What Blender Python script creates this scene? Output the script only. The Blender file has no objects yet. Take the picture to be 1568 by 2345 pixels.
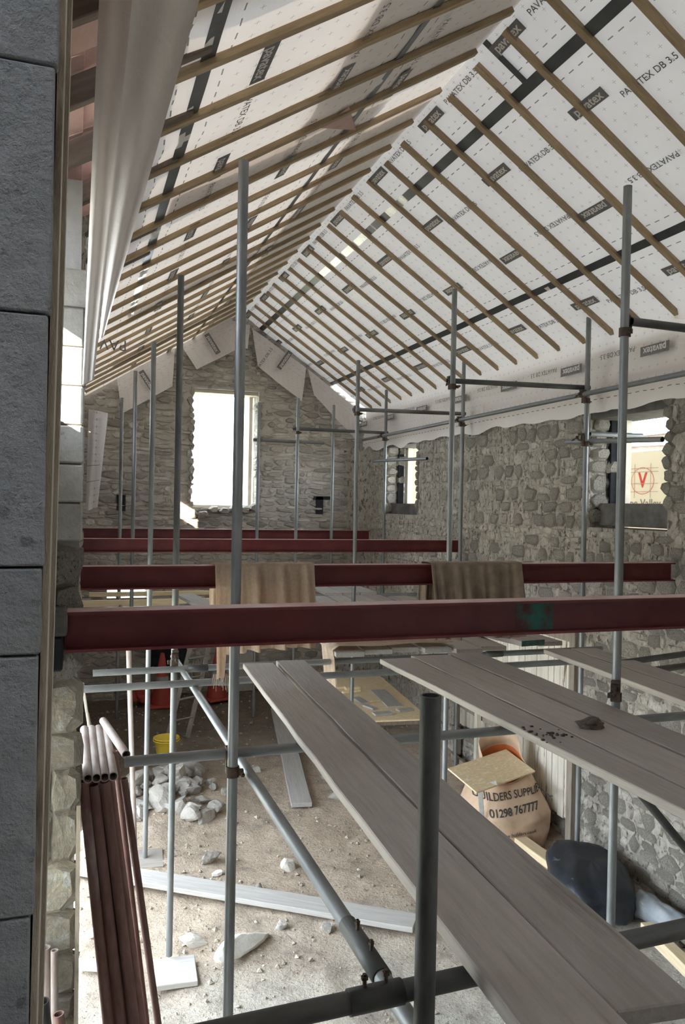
import bpy, bmesh, math, random
from mathutils import Vector, Matrix, noise
from mathutils.bvhtree import BVHTree
random.seed(11)
S = bpy.context.scene
col = S.collection
H0 = 3.5                      # camera height above the earth floor; z below is written from the floor

# ------------------------------------------------------------------ camera
def camera_axes(yaw, pitch, roll):
    cy, sy, cp, sp = math.cos(yaw), math.sin(yaw), math.cos(pitch), math.sin(pitch)
    f = Vector((sy * cp, cy * cp, sp)); r = Vector((cy, -sy, 0)); u = r.cross(f)
    cr, sr = math.cos(roll), math.sin(roll)
    return r * cr + u * sr, u * cr - r * sr, f
cam_d = bpy.data.cameras.new('camera')
cam = bpy.data.objects.new('camera', cam_d); col.objects.link(cam); S.camera = cam
_r, _u, _f = camera_axes(math.radians(18.78), math.radians(-.568), math.radians(1.133))
cam.matrix_world = Matrix(((_r.x, _u.x, -_f.x, 0), (_r.y, _u.y, -_f.y, 0), (_r.z, _u.z, -_f.z, H0), (0, 0, 0, 1)))
cam_d.sensor_fit = 'VERTICAL'; cam_d.sensor_height = 36; cam_d.lens = 1800 / 2345 * 36
cam_d.clip_start = .02; cam_d.clip_end = 200

# ------------------------------------------------------------------ sky, sun, exposure
W = bpy.data.worlds.new('sky'); S.world = W; W.use_nodes = True
bg = W.node_tree.nodes['Background']
bg.inputs[0].default_value = (.80, .905, 1, 1); bg.inputs[1].default_value = 12.0
sun_d = bpy.data.lights.new('sun', 'SUN'); sun_d.energy = 52; sun_d.angle = .009; sun_d.color = (1, .85, .66)
sun = bpy.data.objects.new('sun', sun_d); col.objects.link(sun); sun.location = (-6, -10, 12)
sun.rotation_euler = Vector((.5, 1, -.3)).to_track_quat('-Z', 'Y').to_euler()
S.view_settings.view_transform = 'Standard'; S.view_settings.look = 'None'
S.view_settings.exposure = -0.12; S.view_settings.gamma = 1
S.view_settings.use_curve_mapping = False
S.cycles.use_denoising = True
S.cycles.max_bounces = 8; S.cycles.diffuse_bounces = 5; S.cycles.sample_clamp_indirect = 10
S.cycles.use_adaptive_sampling = True; S.cycles.adaptive_threshold = .05

# ------------------------------------------------------------------ materials
def nmat(name):
    m = bpy.data.materials.new(name); m.use_nodes = True
    nt = m.node_tree; return m, nt, nt.nodes['Principled BSDF']
def N(nt, t, **k):
    n = nt.nodes.new(t)
    for a, v in k.items(): setattr(n, a, v)
    return n
def link(nt, a, b): nt.links.new(a, b)
def mathn(nt, op, a, b=None, c=None):
    n = N(nt, 'ShaderNodeMath', operation=op)
    for i, v in enumerate((a, b, c)):
        if v is None: continue
        if isinstance(v, (int, float)): n.inputs[i].default_value = v
        else: link(nt, v, n.inputs[i])
    return n.outputs[0]
def mixc(nt, fac, a, b, mode='MIX'):
    n = N(nt, 'ShaderNodeMix', data_type='RGBA', blend_type=mode)
    for i, v in ((0, fac), (6, a), (7, b)):
        if isinstance(v, (int, float)): n.inputs[i].default_value = v
        elif isinstance(v, tuple): n.inputs[i].default_value = v if len(v) == 4 else (*v, 1)
        else: link(nt, v, n.inputs[i])
    return n.outputs[2]
def ramp(nt, fac, lo, hi):
    n = N(nt, 'ShaderNodeMapRange'); n.inputs[1].default_value = lo; n.inputs[2].default_value = hi
    link(nt, fac, n.inputs[0]); return n.outputs[0]
def coords(nt, stretch=(1, 1, 1), kind='Object'):
    tc = N(nt, 'ShaderNodeTexCoord'); mp = N(nt, 'ShaderNodeMapping'); mp.inputs['Scale'].default_value = stretch
    oi = N(nt, 'ShaderNodeObjectInfo')
    ad = N(nt, 'ShaderNodeVectorMath', operation='ADD')
    cx = N(nt, 'ShaderNodeCombineXYZ')
    link(nt, mathn(nt, 'MULTIPLY', oi.outputs['Random'], 37.0), cx.inputs[0]); link(nt, mathn(nt, 'MULTIPLY', oi.outputs['Random'], 91.0), cx.inputs[2])
    link(nt, tc.outputs[kind], ad.inputs[0]); link(nt, cx.outputs[0], ad.inputs[1])
    link(nt, ad.outputs[0], mp.inputs[0])
    return mp.outputs[0]
def noise_tex(nt, vec, scale, detail=4, rough=.6, dist=0):
    n = N(nt, 'ShaderNodeTexNoise'); n.inputs['Scale'].default_value = scale; n.inputs['Detail'].default_value = detail
    n.inputs['Roughness'].default_value = rough; n.inputs['Distortion'].default_value = dist
    link(nt, vec, n.inputs['Vector']); return n.outputs[0]
def bump(nt, p, h, strength, dist=.01):
    b = N(nt, 'ShaderNodeBump'); b.inputs['Strength'].default_value = strength; b.inputs['Distance'].default_value = dist
    link(nt, h, b.inputs['Height']); link(nt, b.outputs[0], p.inputs['Normal'])
def mat(name, c1, c2, scale=8, rough=.8, metal=0, bmp=.3, stretch=(1, 1, 1), rnd=.12, c3=None, s3=3, lo=.35, hi=.65, dist=.01, lo3=.55, hi3=.65):
    m, nt, p = nmat(name); v = coords(nt, stretch)
    n1 = noise_tex(nt, v, scale, 6, .62)
    c = mixc(nt, ramp(nt, n1, lo, hi), c1, c2)
    if c3:
        n3 = noise_tex(nt, v, s3, 5, .65)
        c = mixc(nt, ramp(nt, n3, lo3, hi3), c, c3)
    if rnd:
        oi = N(nt, 'ShaderNodeObjectInfo'); ge = N(nt, 'ShaderNodeNewGeometry')
        r = mathn(nt, 'FRACT', mathn(nt, 'ADD', oi.outputs['Random'], ge.outputs['Random Per Island']))
        k = mathn(nt, 'MULTIPLY_ADD', r, 2 * rnd, 1 - rnd)
        cc = N(nt, 'ShaderNodeCombineColor')
        for i in range(3): link(nt, k, cc.inputs[i])
        c = mixc(nt, 1.0, c, cc.outputs[0], 'MULTIPLY')
    link(nt, c, p.inputs['Base Color'])
    p.inputs['Roughness'].default_value = rough; p.inputs['Metallic'].default_value = metal
    if bmp: bump(nt, p, noise_tex(nt, v, scale * 2.2, 6, .7), bmp, dist)
    return m
MT = {}
MT['galv'] = mat('galvanised steel', (.20, .215, .225), (.30, .31, .315), 14, .48, .55, .15, (1, 1, .25), .16, (.13, .10, .085), 2.2, lo3=.6, hi3=.75)
MT['galv_dark'] = mat('dull dirty steel', (.075, .078, .08), (.15, .15, .148), 12, .55, .45, .2, (1, 1, .3), .1, (.12, .085, .065), 2.5, lo3=.55, hi3=.75)
MT['rust'] = mat('rusty tube', (.19, .095, .08), (.28, .165, .14), 16, .85, .1, .4, (1, 1, .3), .25, (.45, .39, .36), 3, lo3=.58, hi3=.7)
MT['pale_tube'] = mat('limed tube', (.55, .50, .47), (.36, .27, .24), 10, .8, .05, .3, (1, 1, .4), .15)
MT['black_tube'] = mat('black tube', (.018, .018, .02), (.04, .035, .035), 10, .5, .1, .1)
MT['clamp'] = mat('rusty clamp steel', (.07, .058, .05), (.14, .09, .065), 30, .75, .4, .3)
MT['red'] = mat('red oxide paint', (.11, .019, .022), (.16, .03, .032), 5, .48, 0, .05, (1, 1, 1), .05, (.13, .05, .05), 1.2, lo3=.62, hi3=.8)
MT['red_top'] = mat('pale flange', (.62, .48, .44), (.45, .28, .26), 4, .8, 0, .1, rnd=0)
MT['green_paint'] = mat('green marking paint', (.02, .16, .13), (.09, .022, .025), 11, .6, 0, 0, rnd=0, lo=.42, hi=.62)
MT['board'] = mat('weathered scaffold board', (.42, .378, .338), (.34, .303, .268), 3.5, .58, 0, .35, (14, .8, 14), .12, (.17, .14, .12), 1.6, lo3=.62, hi3=.8)
MT['board_pale'] = mat('dusty scaffold board', (.50, .48, .455), (.40, .38, .36), 3.5, .9, 0, .3, (14, .8, 14), .1, (.29, .255, .23), 1.5, lo3=.6, hi3=.8)
MT['batten'] = mat('treated roof batten', (.42, .31, .19), (.31, .22, .13), 6, .8, 0, .2, (8, 1, 8), .15, (.15, .10, .07), 3, lo3=.64, hi3=.72)
MT['timber'] = mat('fresh softwood', (.82, .70, .48), (.72, .57, .36), 4, .7, 0, .15, (10, .8, 10), .1)
MT['timber_old'] = mat('old grey timber', (.34, .29, .24), (.22, .18, .15), 5, .85, 0, .3, (10, 10, .8), .15)
MT['osb'] = mat('strand board', (.88, .72, .48), (.76, .57, .34), 22, .75, 0, .25, (1, 2.2, 1), .08, (.92, .82, .62), 14)
MT['white_plank'] = mat('flaking white paint', (.74, .70, .62), (.62, .57, .48), 6, .8, 0, .2, (4, 4, .6), .1, (.20, .13, .09), 2.6, lo3=.62, hi3=.68)
MT['stone_r'] = mat('lime washed rubble', (.48, .435, .37), (.70, .655, .585), 16, .95, 0, 1.0, (1, 1, .6), .12, c3=(.22, .195, .165), s3=20, lo3=.54, hi3=.63, dist=.03)
MT['mortar_r'] = mat('lime mortar', (.46, .415, .35), (.68, .635, .565), 14, .98, 0, 1.0, (1, 1, .6), 0, c3=(.20, .175, .15), s3=20, lo3=.53, hi3=.62, dist=.04)
MT['stone_g'] = mat('gable sandstone', (.44, .405, .355), (.57, .535, .475), 6, .95, 0, .8, rnd=.28, c3=(.28, .245, .21), s3=5, lo3=.6, hi3=.75, dist=.02)
MT['mortar_g'] = mat('gable mortar', (.50, .465, .415), (.60, .565, .51), 6, .98, 0, .8, rnd=0, c3=(.36, .32, .28), s3=4, dist=.02)
MT['stone_j'] = mat('yellow jamb stone', (.62, .55, .42), (.42, .38, .31), 7, .95, 0, .8, rnd=.25, c3=(.66, .66, .62), s3=4, dist=.02)
MT['block'] = mat('concrete block', (.46, .45, .43), (.56, .55, .53), 20, .95, 0, .6, rnd=.1, c3=(.30, .29, .28), s3=30, lo3=.62, hi3=.7)
MT['pier'] = mat('dark rough block', (.28, .285, .30), (.36, .36, .365), 16, .97, 0, 1.0, rnd=.1, c3=(.17, .17, .18), s3=42, lo3=.6, hi3=.7, dist=.012)
MT['dark_stone'] = mat('dark lintel stone', (.10, .095, .09), (.17, .16, .15), 8, .9, 0, .4)
MT['concrete'] = mat('rendered concrete', (.30, .29, .28), (.38, .37, .355), 5, .95, 0, .4)
MT['earth'] = None
MT['rock'] = mat('broken limestone', (.50, .47, .43), (.39, .36, .33), 6, .95, 0, .9, rnd=.18, c3=(.27, .235, .20), s3=5, lo3=.55, hi3=.7, dist=.03)
MT['rock_white'] = mat('white limestone', (.82, .80, .76), (.70, .67, .62), 4, .95, 0, .7, rnd=.06, c3=(.42, .40, .36), s3=8, lo3=.66, hi3=.74, dist=.02)
MT['burlap'] = mat('hessian', (.80, .67, .55), (.69, .57, .46), 60, .98, 0, .35, rnd=.05, c3=(.58, .45, .34), s3=4, lo3=.6, hi3=.8)
MT['burlap_dark'] = mat('dirty hessian', (.27, .21, .16), (.38, .30, .235), 12, .98, 0, .4, rnd=.05)
MT['cone'] = mat('faded red plastic', (.46, .07, .05), (.36, .055, .045), 6, .6, 0, .1)
MT['cone_band'] = mat('grey reflective band', (.40, .38, .37), (.30, .29, .28), 8, .6, 0, 0)
MT['yellow'] = mat('yellow plastic', (.85, .62, .07), (.75, .52, .06), 5, .5, 0, .05, c3=(.75, .70, .55), s3=7, lo3=.62, hi3=.7)
MT['cloth_shade_black'] = mat('black cloth and shade', (.012, .013, .018), (.022, .023, .028), 12, .9, 0, .2)  # black of the coat, also used where shade in hollows is painted
MT['plastic_black'] = mat('dusty black plastic', (.010, .013, .02), (.022, .027, .038), 5, .5, 0, .5, c3=(.22, .24, .27), s3=6, lo3=.66, hi3=.76)
MT['plastic_clear'] = mat('cloudy plastic', (.50, .54, .58), (.30, .34, .38), 6, .4, 0, .2)
MT['sack'] = mat('woven builders sack', (.72, .53, .38), (.62, .44, .30), 6, .8, 0, .3, rnd=0, c3=(.52, .36, .25), s3=3)
MT['sack_in'] = mat('sack inside', (.60, .17, .04), (.50, .12, .03), 5, .8, 0, .2, rnd=0)
MT['strap'] = mat('grey strap', (.55, .54, .50), (.42, .41, .38), 20, .8, 0, .1)
MT['ink'] = mat('dark print', (.055, .052, .055), (.075, .07, .072), 20, .8, 0, 0, rnd=0)
MT['ink_mid'] = mat('grey print', (.16, .15, .15), (.20, .19, .185), 20, .85, 0, 0, rnd=0)
MT['print_white'] = mat('pale print', (.72, .69, .66), (.66, .63, .60), 20, .85, 0, 0, rnd=0)
MT['tape'] = mat('black tape', (.045, .05, .055), (.07, .075, .08), 4, .35, 0, .3, rnd=.1)
MT['tape_foil'] = mat('shiny tape', (.75, .75, .74), (.60, .60, .60), 8, .25, .5, .3)
MT['tile'] = mat('clay tile underside', (.44, .29, .25), (.52, .36, .31), 5, .9, 0, .3, rnd=.15)
MT['rafter'] = mat('dark rafter', (.13, .10, .085), (.19, .15, .12), 5, .9, 0, .3, (8, 1, 8))
MT['cream'] = mat('cream banner', (.86, .78, .62), (.84, .75, .58), 2, .7, 0, 0, rnd=0)
MT['print_red'] = mat('red print', (.75, .05, .04), (.68, .05, .04), 6, .7, 0, 0, rnd=0)
MT['ladder'] = mat('dull aluminium', (.42, .40, .37), (.34, .32, .30), 8, .5, .5, .15)
MT['frame'] = mat('pale window frame', (.72, .67, .58), (.60, .55, .46), 6, .8, 0, .2)
MT['frame_dirty'] = mat('crumbling plaster edge', (.60, .52, .42), (.44, .37, .29), 14, .95, 0, .6, (1, 1, .3), 0, (.26, .21, .17), 9, lo3=.58, hi3=.68)
MT['soil_clump'] = mat('dry mud', (.075, .06, .05), (.14, .115, .095), 20, .98, 0, .8)
MT['grass'] = mat('outside ground', (.30, .30, .22), (.40, .38, .30), 2, .95, 0, 0, rnd=0)

def see_through(m, fac):
    nt = m.node_tree; p = nt.nodes['Principled BSDF']; tr = N(nt, 'ShaderNodeBsdfTranslucent'); mx = N(nt, 'ShaderNodeMixShader')
    link(nt, p.inputs['Base Color'].links[0].from_socket, tr.inputs[0]); mx.inputs[0].default_value = fac
    link(nt, p.outputs[0], mx.inputs[1]); link(nt, tr.outputs[0], mx.inputs[2]); link(nt, mx.outputs[0], nt.nodes['Material Output'].inputs[0])
see_through(MT['burlap'], .5); see_through(MT['burlap_dark'], .15); see_through(MT['plastic_clear'], .3)
MT['gravel'] = mat('gravel', (.36, .30, .24), (.50, .45, .38), 9, .95, 0, .3, rnd=.3)
# earth: brown, paler and greener towards the camera, painted dark at the gable for the shade there
m, nt, p = nmat('trodden earth'); v = coords(nt)
a = noise_tex(nt, v, .9, 6, .62); b = noise_tex(nt, v, 9, 7, .7); c_ = noise_tex(nt, v, 38, 5, .7)
tc = N(nt, 'ShaderNodeTexCoord'); sx = N(nt, 'ShaderNodeSeparateXYZ'); link(nt, tc.outputs['Object'], sx.inputs[0])
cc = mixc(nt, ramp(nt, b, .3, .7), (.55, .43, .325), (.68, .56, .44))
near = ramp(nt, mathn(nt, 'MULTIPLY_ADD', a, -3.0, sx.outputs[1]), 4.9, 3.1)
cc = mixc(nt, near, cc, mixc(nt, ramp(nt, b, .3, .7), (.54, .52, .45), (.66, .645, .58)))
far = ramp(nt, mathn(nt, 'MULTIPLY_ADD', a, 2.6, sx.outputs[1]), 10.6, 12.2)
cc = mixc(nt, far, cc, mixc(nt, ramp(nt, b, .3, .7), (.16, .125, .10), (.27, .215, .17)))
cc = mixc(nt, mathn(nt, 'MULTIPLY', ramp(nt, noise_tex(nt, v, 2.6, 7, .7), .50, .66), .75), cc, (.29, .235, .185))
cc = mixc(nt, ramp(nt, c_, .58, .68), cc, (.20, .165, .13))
link(nt, cc, p.inputs['Base Color']); p.inputs['Roughness'].default_value = .97
bump(nt, p, mathn(nt, 'ADD', b, mathn(nt, 'MULTIPLY', c_, .5)), 1.0, .05)
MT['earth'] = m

def membrane_mat(name, off, ink=1.0):
    m, nt, p = nmat(name)
    uv = N(nt, 'ShaderNodeUVMap'); sp = N(nt, 'ShaderNodeSeparateXYZ'); link(nt, uv.outputs[0], sp.inputs[0])
    u, vv = sp.outputs[0], sp.outputs[1]
    g = .105
    fu = mathn(nt, 'ABSOLUTE', mathn(nt, 'SUBTRACT', mathn(nt, 'FRACT', mathn(nt, 'DIVIDE', mathn(nt, 'ADD', u, 50.0), g)), .5))
    fv = mathn(nt, 'ABSOLUTE', mathn(nt, 'SUBTRACT', mathn(nt, 'FRACT', mathn(nt, 'DIVIDE', mathn(nt, 'ADD', vv, 50.0), g)), .5))
    arm, th = .15, .014
    c1 = mathn(nt, 'MULTIPLY', mathn(nt, 'LESS_THAN', fu, arm), mathn(nt, 'LESS_THAN', fv, th))
    c2 = mathn(nt, 'MULTIPLY', mathn(nt, 'LESS_THAN', fv, arm), mathn(nt, 'LESS_THAN', fu, th))
    cross = mathn(nt, 'MAXIMUM', c1, c2)
    t = mathn(nt, 'MULTIPLY', mathn(nt, 'FRACT', mathn(nt, 'DIVIDE', mathn(nt, 'ADD', vv, 15.0 - off), 1.5)), 1.5)
    band = mathn(nt, 'LESS_THAN', mathn(nt, 'ABSOLUTE', mathn(nt, 'SUBTRACT', t, .75)), .58)
    cross = mathn(nt, 'MULTIPLY', cross, band)
    d = mathn(nt, 'LESS_THAN', mathn(nt, 'ABSOLUTE', mathn(nt, 'SUBTRACT', mathn(nt, 'ABSOLUTE', mathn(nt, 'SUBTRACT', t, .75)), .63)), .004)
    d = mathn(nt, 'MULTIPLY', d, mathn(nt, 'LESS_THAN', mathn(nt, 'FRACT', mathn(nt, 'DIVIDE', mathn(nt, 'ADD', u, 50.0), .10)), .5))
    pr = mathn(nt, 'MULTIPLY', mathn(nt, 'MAXIMUM', mathn(nt, 'MULTIPLY', cross, .55), mathn(nt, 'MULTIPLY', d, .8)), ink)
    v = coords(nt)
    n1 = noise_tex(nt, v, 2.2, 5, .6)
    c = mixc(nt, ramp(nt, n1, .3, .7), (.78, .73, .695), (.83, .785, .75))
    c = mixc(nt, pr, c, (.10, .095, .09))
    df = N(nt, 'ShaderNodeBsdfDiffuse'); tr = N(nt, 'ShaderNodeBsdfTranslucent'); mx = N(nt, 'ShaderNodeMixShader'); gl = N(nt, 'ShaderNodeBsdfGlossy'); m2 = N(nt, 'ShaderNodeMixShader')
    link(nt, c, df.inputs[0]); link(nt, c, tr.inputs[0]); gl.inputs['Roughness'].default_value = .45; link(nt, c, gl.inputs[0])
    bp = N(nt, 'ShaderNodeBump'); bp.inputs['Strength'].default_value = .35; bp.inputs['Distance'].default_value = .02
    link(nt, noise_tex(nt, coords(nt, (3, .9, 3)), 3, 4, .6, .6), bp.inputs['Height'])
    for q in (df, tr, gl): link(nt, bp.outputs[0], q.inputs['Normal'])
    mx.inputs[0].default_value = .038; link(nt, df.outputs[0], mx.inputs[1]); link(nt, tr.outputs[0], mx.inputs[2])
    m2.inputs[0].default_value = .05; link(nt, mx.outputs[0], m2.inputs[1]); link(nt, gl.outputs[0], m2.inputs[2])
    link(nt, m2.outputs[0], nt.nodes['Material Output'].inputs[0])
    nt.nodes.remove(p)
    return m
MT['memb_plain'] = membrane_mat('membrane back', .95, 0.0)
MT['memb_r'] = membrane_mat('printed roof membrane right', .42)
MT['memb_l'] = membrane_mat('printed roof membrane left', .95)

# ------------------------------------------------------------------ mesh helpers
class MB:
    def __init__(s): s.v = []; s.f = []
    def add(s, vs, fs, M=None):
        o = len(s.v)
        s.v += [tuple(M @ Vector(q)) if M else tuple(q) for q in vs]; s.f += [tuple(i + o for i in f) for f in fs]; return s
    def box(s, c, d, M=None):
        x, y, z = c; a, b, e = d[0] / 2, d[1] / 2, d[2] / 2
        vs = [(x + i * a, y + j * b, z + k * e) for k in (-1, 1) for j in (-1, 1) for i in (-1, 1)]
        return s.add(vs, [(0, 2, 3, 1), (4, 5, 7, 6), (0, 1, 5, 4), (2, 6, 7, 3), (0, 4, 6, 2), (1, 3, 7, 5)], M)
    def lathe(s, prof, n=20, M=None, close=False):
        vs = []; fs = []
        for r, z in prof:
            for k in range(n):
                a = 2 * math.pi * k / n; vs.append((r * math.cos(a), r * math.sin(a), z))
        m_ = len(prof); last = m_ if close else m_ - 1
        for i in range(last):
            for k in range(n):
                i2 = (i + 1) % m_
                fs.append((i * n + k, i * n + (k + 1) % n, i2 * n + (k + 1) % n, i2 * n + k))
        return s.add(vs, fs, M)
    def tube(s, p0, p1, r, n=16, ri=None):
        p0, p1 = Vector(p0), Vector(p1); d = p1 - p0; L = d.length
        M = Matrix.Translation(p0) @ d.to_track_quat('Z', 'Y').to_matrix().to_4x4()
        ri = ri if ri is not None else 0
        return s.lathe([(r, 0), (r, L), (max(ri, .0004), L), (max(ri, .0004), 0)], n, M, True)
    def mesh(s, name):
        me = bpy.data.meshes.new(name); me.from_pydata(s.v, [], s.f); me.update(); return me
    def build(s, name, mt, parent=None, smooth=False, loc=None):
        me = s.mesh(name)
        bm = bmesh.new(); bm.from_mesh(me); bmesh.ops.recalc_face_normals(bm, faces=bm.faces); bm.to_mesh(me); bm.free()
        return obj(name, me, mt, parent, smooth, loc)
def obj(name, me, mt, parent=None, smooth=False, loc=None):
    o = bpy.data.objects.new(name, me); col.objects.link(o)
    if mt and not me.materials: me.materials.append(mt if not isinstance(mt, str) else MT[mt])
    if smooth:
        for q in me.polygons: q.use_smooth = True
    if parent: o.parent = parent
    if loc: o.location = loc
    return o
def tag(o, label=None, cat=None, group=None, kind=None):
    if label: o['label'] = label
    if cat: o['category'] = cat
    if group: o['group'] = group
    if kind: o['kind'] = kind
    return o
def empty(name, loc=(0, 0, 0), rot=(0, 0, 0)):
    o = bpy.data.objects.new(name, None); o.empty_display_size = .1; col.objects.link(o); o.location = loc; o.rotation_euler = rot; return o
def copy_tree(o, parent=None):
    c = o.copy(); col.objects.link(c); c.parent = parent
    for ch in o.children: copy_tree(ch, c)
    return c
def bevel(me, w, seg=1):
    bm = bmesh.new(); bm.from_mesh(me)
    bmesh.ops.recalc_face_normals(bm, faces=bm.faces)
    bmesh.ops.bevel(bm, geom=list(bm.edges), offset=w, segments=seg, affect='EDGES', profile=.6)
    bm.to_mesh(me); bm.free(); return me
R_T = .02415
def aligned(p0, p1):
    d = Vector(p1) - Vector(p0)
    return d, d.to_track_quat('Z', 'Y')
def tube(name, p0, p1, mt='galv', label=None, group=None, r=R_T, parent=None, hollow=True, cat='scaffold tube'):
    p0 = Vector(p0); d, q = aligned(p0, p1); L = d.length
    mb = MB(); ri = r - .0045 if hollow else .0005
    mb.lathe([(r, 0), (r, L * .33), (r, L * .66), (r, L), (ri, L), (ri, 0)], 20, None, True)
    o = mb.build(name, MT[mt], parent)
    for f in o.data.polygons: f.use_smooth = True
    o.data.set_sharp_from_angle(angle=math.radians(40))
    o.location = p0; o.rotation_mode = 'QUATERNION'; o.rotation_quaternion = q
    if label: tag(o, label, cat, group)
    return o
def plank(name, p0, p1, w, t, mt, label=None, group=None, parent=None, up=(0, 0, 1), w1=None, cat='board', bev=.004, lift=0):
    """p0, p1: middle of the top face at either end; local y along the plank."""
    p0, p1 = Vector(p0), Vector(p1); d = p1 - p0; L = d.length; y = d.normalized(); z = Vector(up); x = y.cross(z).normalized(); z = x.cross(y)
    w1 = w1 or w; n = max(2, int(L / .35)); rg = random.Random(hash((round(p0.x, 3), round(p0.y, 3), round(L, 3))))
    vs = []; fs = []
    for i in range(n + 1):
        s_ = i / n; ww = (w + (w1 - w) * s_) / 2; j = rg.uniform(-.003, .003) if 0 < i < n else 0; zz = rg.uniform(-.002, .002) if 0 < i < n else 0
        vs += [(-ww + j, s_ * L, zz), (ww + j, s_ * L, zz), (ww + j, s_ * L, zz - t), (-ww + j, s_ * L, zz - t)]
    for i in range(n):
        a = i * 4
        for k in range(4): fs.append((a + k, a + (k + 1) % 4, a + 4 + (k + 1) % 4, a + 4 + k))
    fs += [(3, 2, 1, 0), (n * 4, n * 4 + 1, n * 4 + 2, n * 4 + 3)]
    me = bpy.data.meshes.new(name); me.from_pydata(vs, [], fs); me.update()
    bm = bmesh.new(); bm.from_mesh(me); bmesh.ops.recalc_face_normals(bm, faces=bm.faces)
    es = [e for e in bm.edges if e.is_manifold and e.calc_face_angle(0) > .8]
    bmesh.ops.bevel(bm, geom=es, offset=bev, segments=1, affect='EDGES'); bm.to_mesh(me); bm.free()
    o = obj(name, me, MT[mt], parent)
    o.matrix_world = Matrix(((x.x, y.x, z.x, p0.x), (x.y, y.y, z.y, p0.y), (x.z, y.z, z.z, p0.z), (0, 0, 0, 1)))
    if label: tag(o, label, cat, group)
    return o
def text_mesh(body, size, extrude=0.0, bold=0.0, sx=1.0):
    cu = bpy.data.curves.new('print', 'FONT'); cu.body = body; cu.size = size; cu.align_x = 'CENTER'; cu.align_y = 'CENTER'
    cu.offset = bold; cu.resolution_u = 3; cu.extrude = extrude
    o = bpy.data.objects.new('print', cu); col.objects.link(o)
    bpy.context.view_layer.update()
    me = bpy.data.meshes.new_from_object(o.evaluated_get(bpy.context.evaluated_depsgraph_get()))
    bpy.data.objects.remove(o); bpy.data.curves.remove(cu)
    for q in me.vertices: q.co.x *= sx
    return me
def frame_mat(origin, x, y):
    x, y = Vector(x).normalized(), Vector(y).normalized(); z = x.cross(y); o = Vector(origin)
    return Matrix(((x.x, y.x, z.x, o.x), (x.y, y.y, z.y, o.y), (x.z, y.z, z.z, o.z), (0, 0, 0, 1)))
def fn(x, y, z=0): return noise.noise(Vector((x, y, z)))

# ------------------------------------------------------------------ earth floor
def floor_z(x, y):
    z = 0.0
    if y > 7.5: z += .33 * min(1, (y - 7.5) / 4.5)
    z += .045 * fn(x * .9, y * .9, 1) + .032 * fn(x * 2.7, y * 2.7, 5) + .020 * fn(x * 7, y * 7, 9)
    z += .18 * max(0, 1 - math.hypot((x - 1.05) / .9, (y - 9.2) / .9))          # the rubble heap stands on a mound
    z += .12 * max(0, min(1, (x - 4.25) / .5))                                    # earth banked against the right wall
    return z
NX, NY = 96, 216; X0, X1, Y0, Y1 = -1.2, 4.95, -.8, 13.1
mb = MB()
for j in range(NY + 1):
    for i in range(NX + 1):
        x = X0 + (X1 - X0) * i / NX; y = Y0 + (Y1 - Y0) * j / NY; mb.v.append((x, y, floor_z(x, y) + .006 * fn(x * 19, y * 19, 3)))
for j in range(NY):
    for i in range(NX):
        a = j * (NX + 1) + i; mb.f.append((a, a + 1, a + NX + 2, a + NX + 1))
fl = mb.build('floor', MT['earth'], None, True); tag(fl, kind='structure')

# ------------------------------------------------------------------ rubble walls
def stone_variant(seed, n=7, sq=.65):
    rg = random.Random(seed); vs = []; fs = []
    angs = [2 * math.pi * (k + rg.uniform(-.28, .28)) / n for k in range(n)]
    for ring, (sc, y) in enumerate(((1.0, .15), (.97, -.45), (.72, -1.0))):
        for k, a in enumerate(angs):
            c, s_ = math.cos(a), math.sin(a)
            q = max(abs(c), abs(s_)); r = .5 / (q ** sq) * (1 + (rg.uniform(-.07, .05) if ring == 0 else 0))
            vs.append((c * r * sc + (rg.uniform(-.04, .04) if ring else 0), y + (rg.uniform(-.22, .1) if ring == 2 else 0), s_ * r * sc + (rg.uniform(-.04, .04) if ring else 0)))
    for rr in range(2):
        for k in range(n): fs.append((rr * n + k, rr * n + (k + 1) % n, (rr + 1) * n + (k + 1) % n, (rr + 1) * n + k))
    vs.append((rg.uniform(-.1, .1), -1.05, rg.uniform(-.1, .1)))
    for k in range(n): fs.append((2 * n + k, 2 * n + (k + 1) % n, 3 * n))
    mb = MB(); mb.add(vs, fs); me = mb.mesh('stone')
    bm = bmesh.new(); bm.from_mesh(me); bmesh.ops.recalc_face_normals(bm, faces=bm.faces); bm.to_mesh(me); bm.free()
    return me
def courses(u0, u1, v0, v1, holes, hr, wr, rg, gap=.014):
    out = []; v = v0
    while v < v1:
        h = rg.uniform(*hr); u = u0 - rg.uniform(0, wr[1])
        while u < u1:
            w = rg.uniform(*wr) * (1.0 if rg.random() > .25 else .6)
            cu, cv = u + w / 2, v + h / 2 + rg.uniform(-.012, .012)
            if u0 < cu < u1 and not any(a - w * .35 < cu < b + w * .35 and c - h * .35 < cv < d + h * .35 for a, b, c, d in holes):
                hh = h - gap; ww = w - gap
                if rg.random() < .22 and h > .11:
                    out.append((cu, cv - h / 4, ww, hh / 2)); out.append((cu, cv + h / 4, ww * rg.uniform(.8, 1), hh / 2))
                else: out.append((cu, cv, ww, hh * rg.uniform(.85, 1.05)))
            u += w
        v += h
    return out
def proj_size(pt, size):
    c = Vector(pt) - Vector((0, 0, H0)); d = c.dot(_f)
    if d < .3: return 0
    px = 784 + 1800 * c.dot(_r) / d; py = 1172 - 1800 * c.dot(_u) / d
    if px < -40 or px > 1610 or py < -40 or py > 2390: return 0
    return size * 1800 / d
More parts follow.
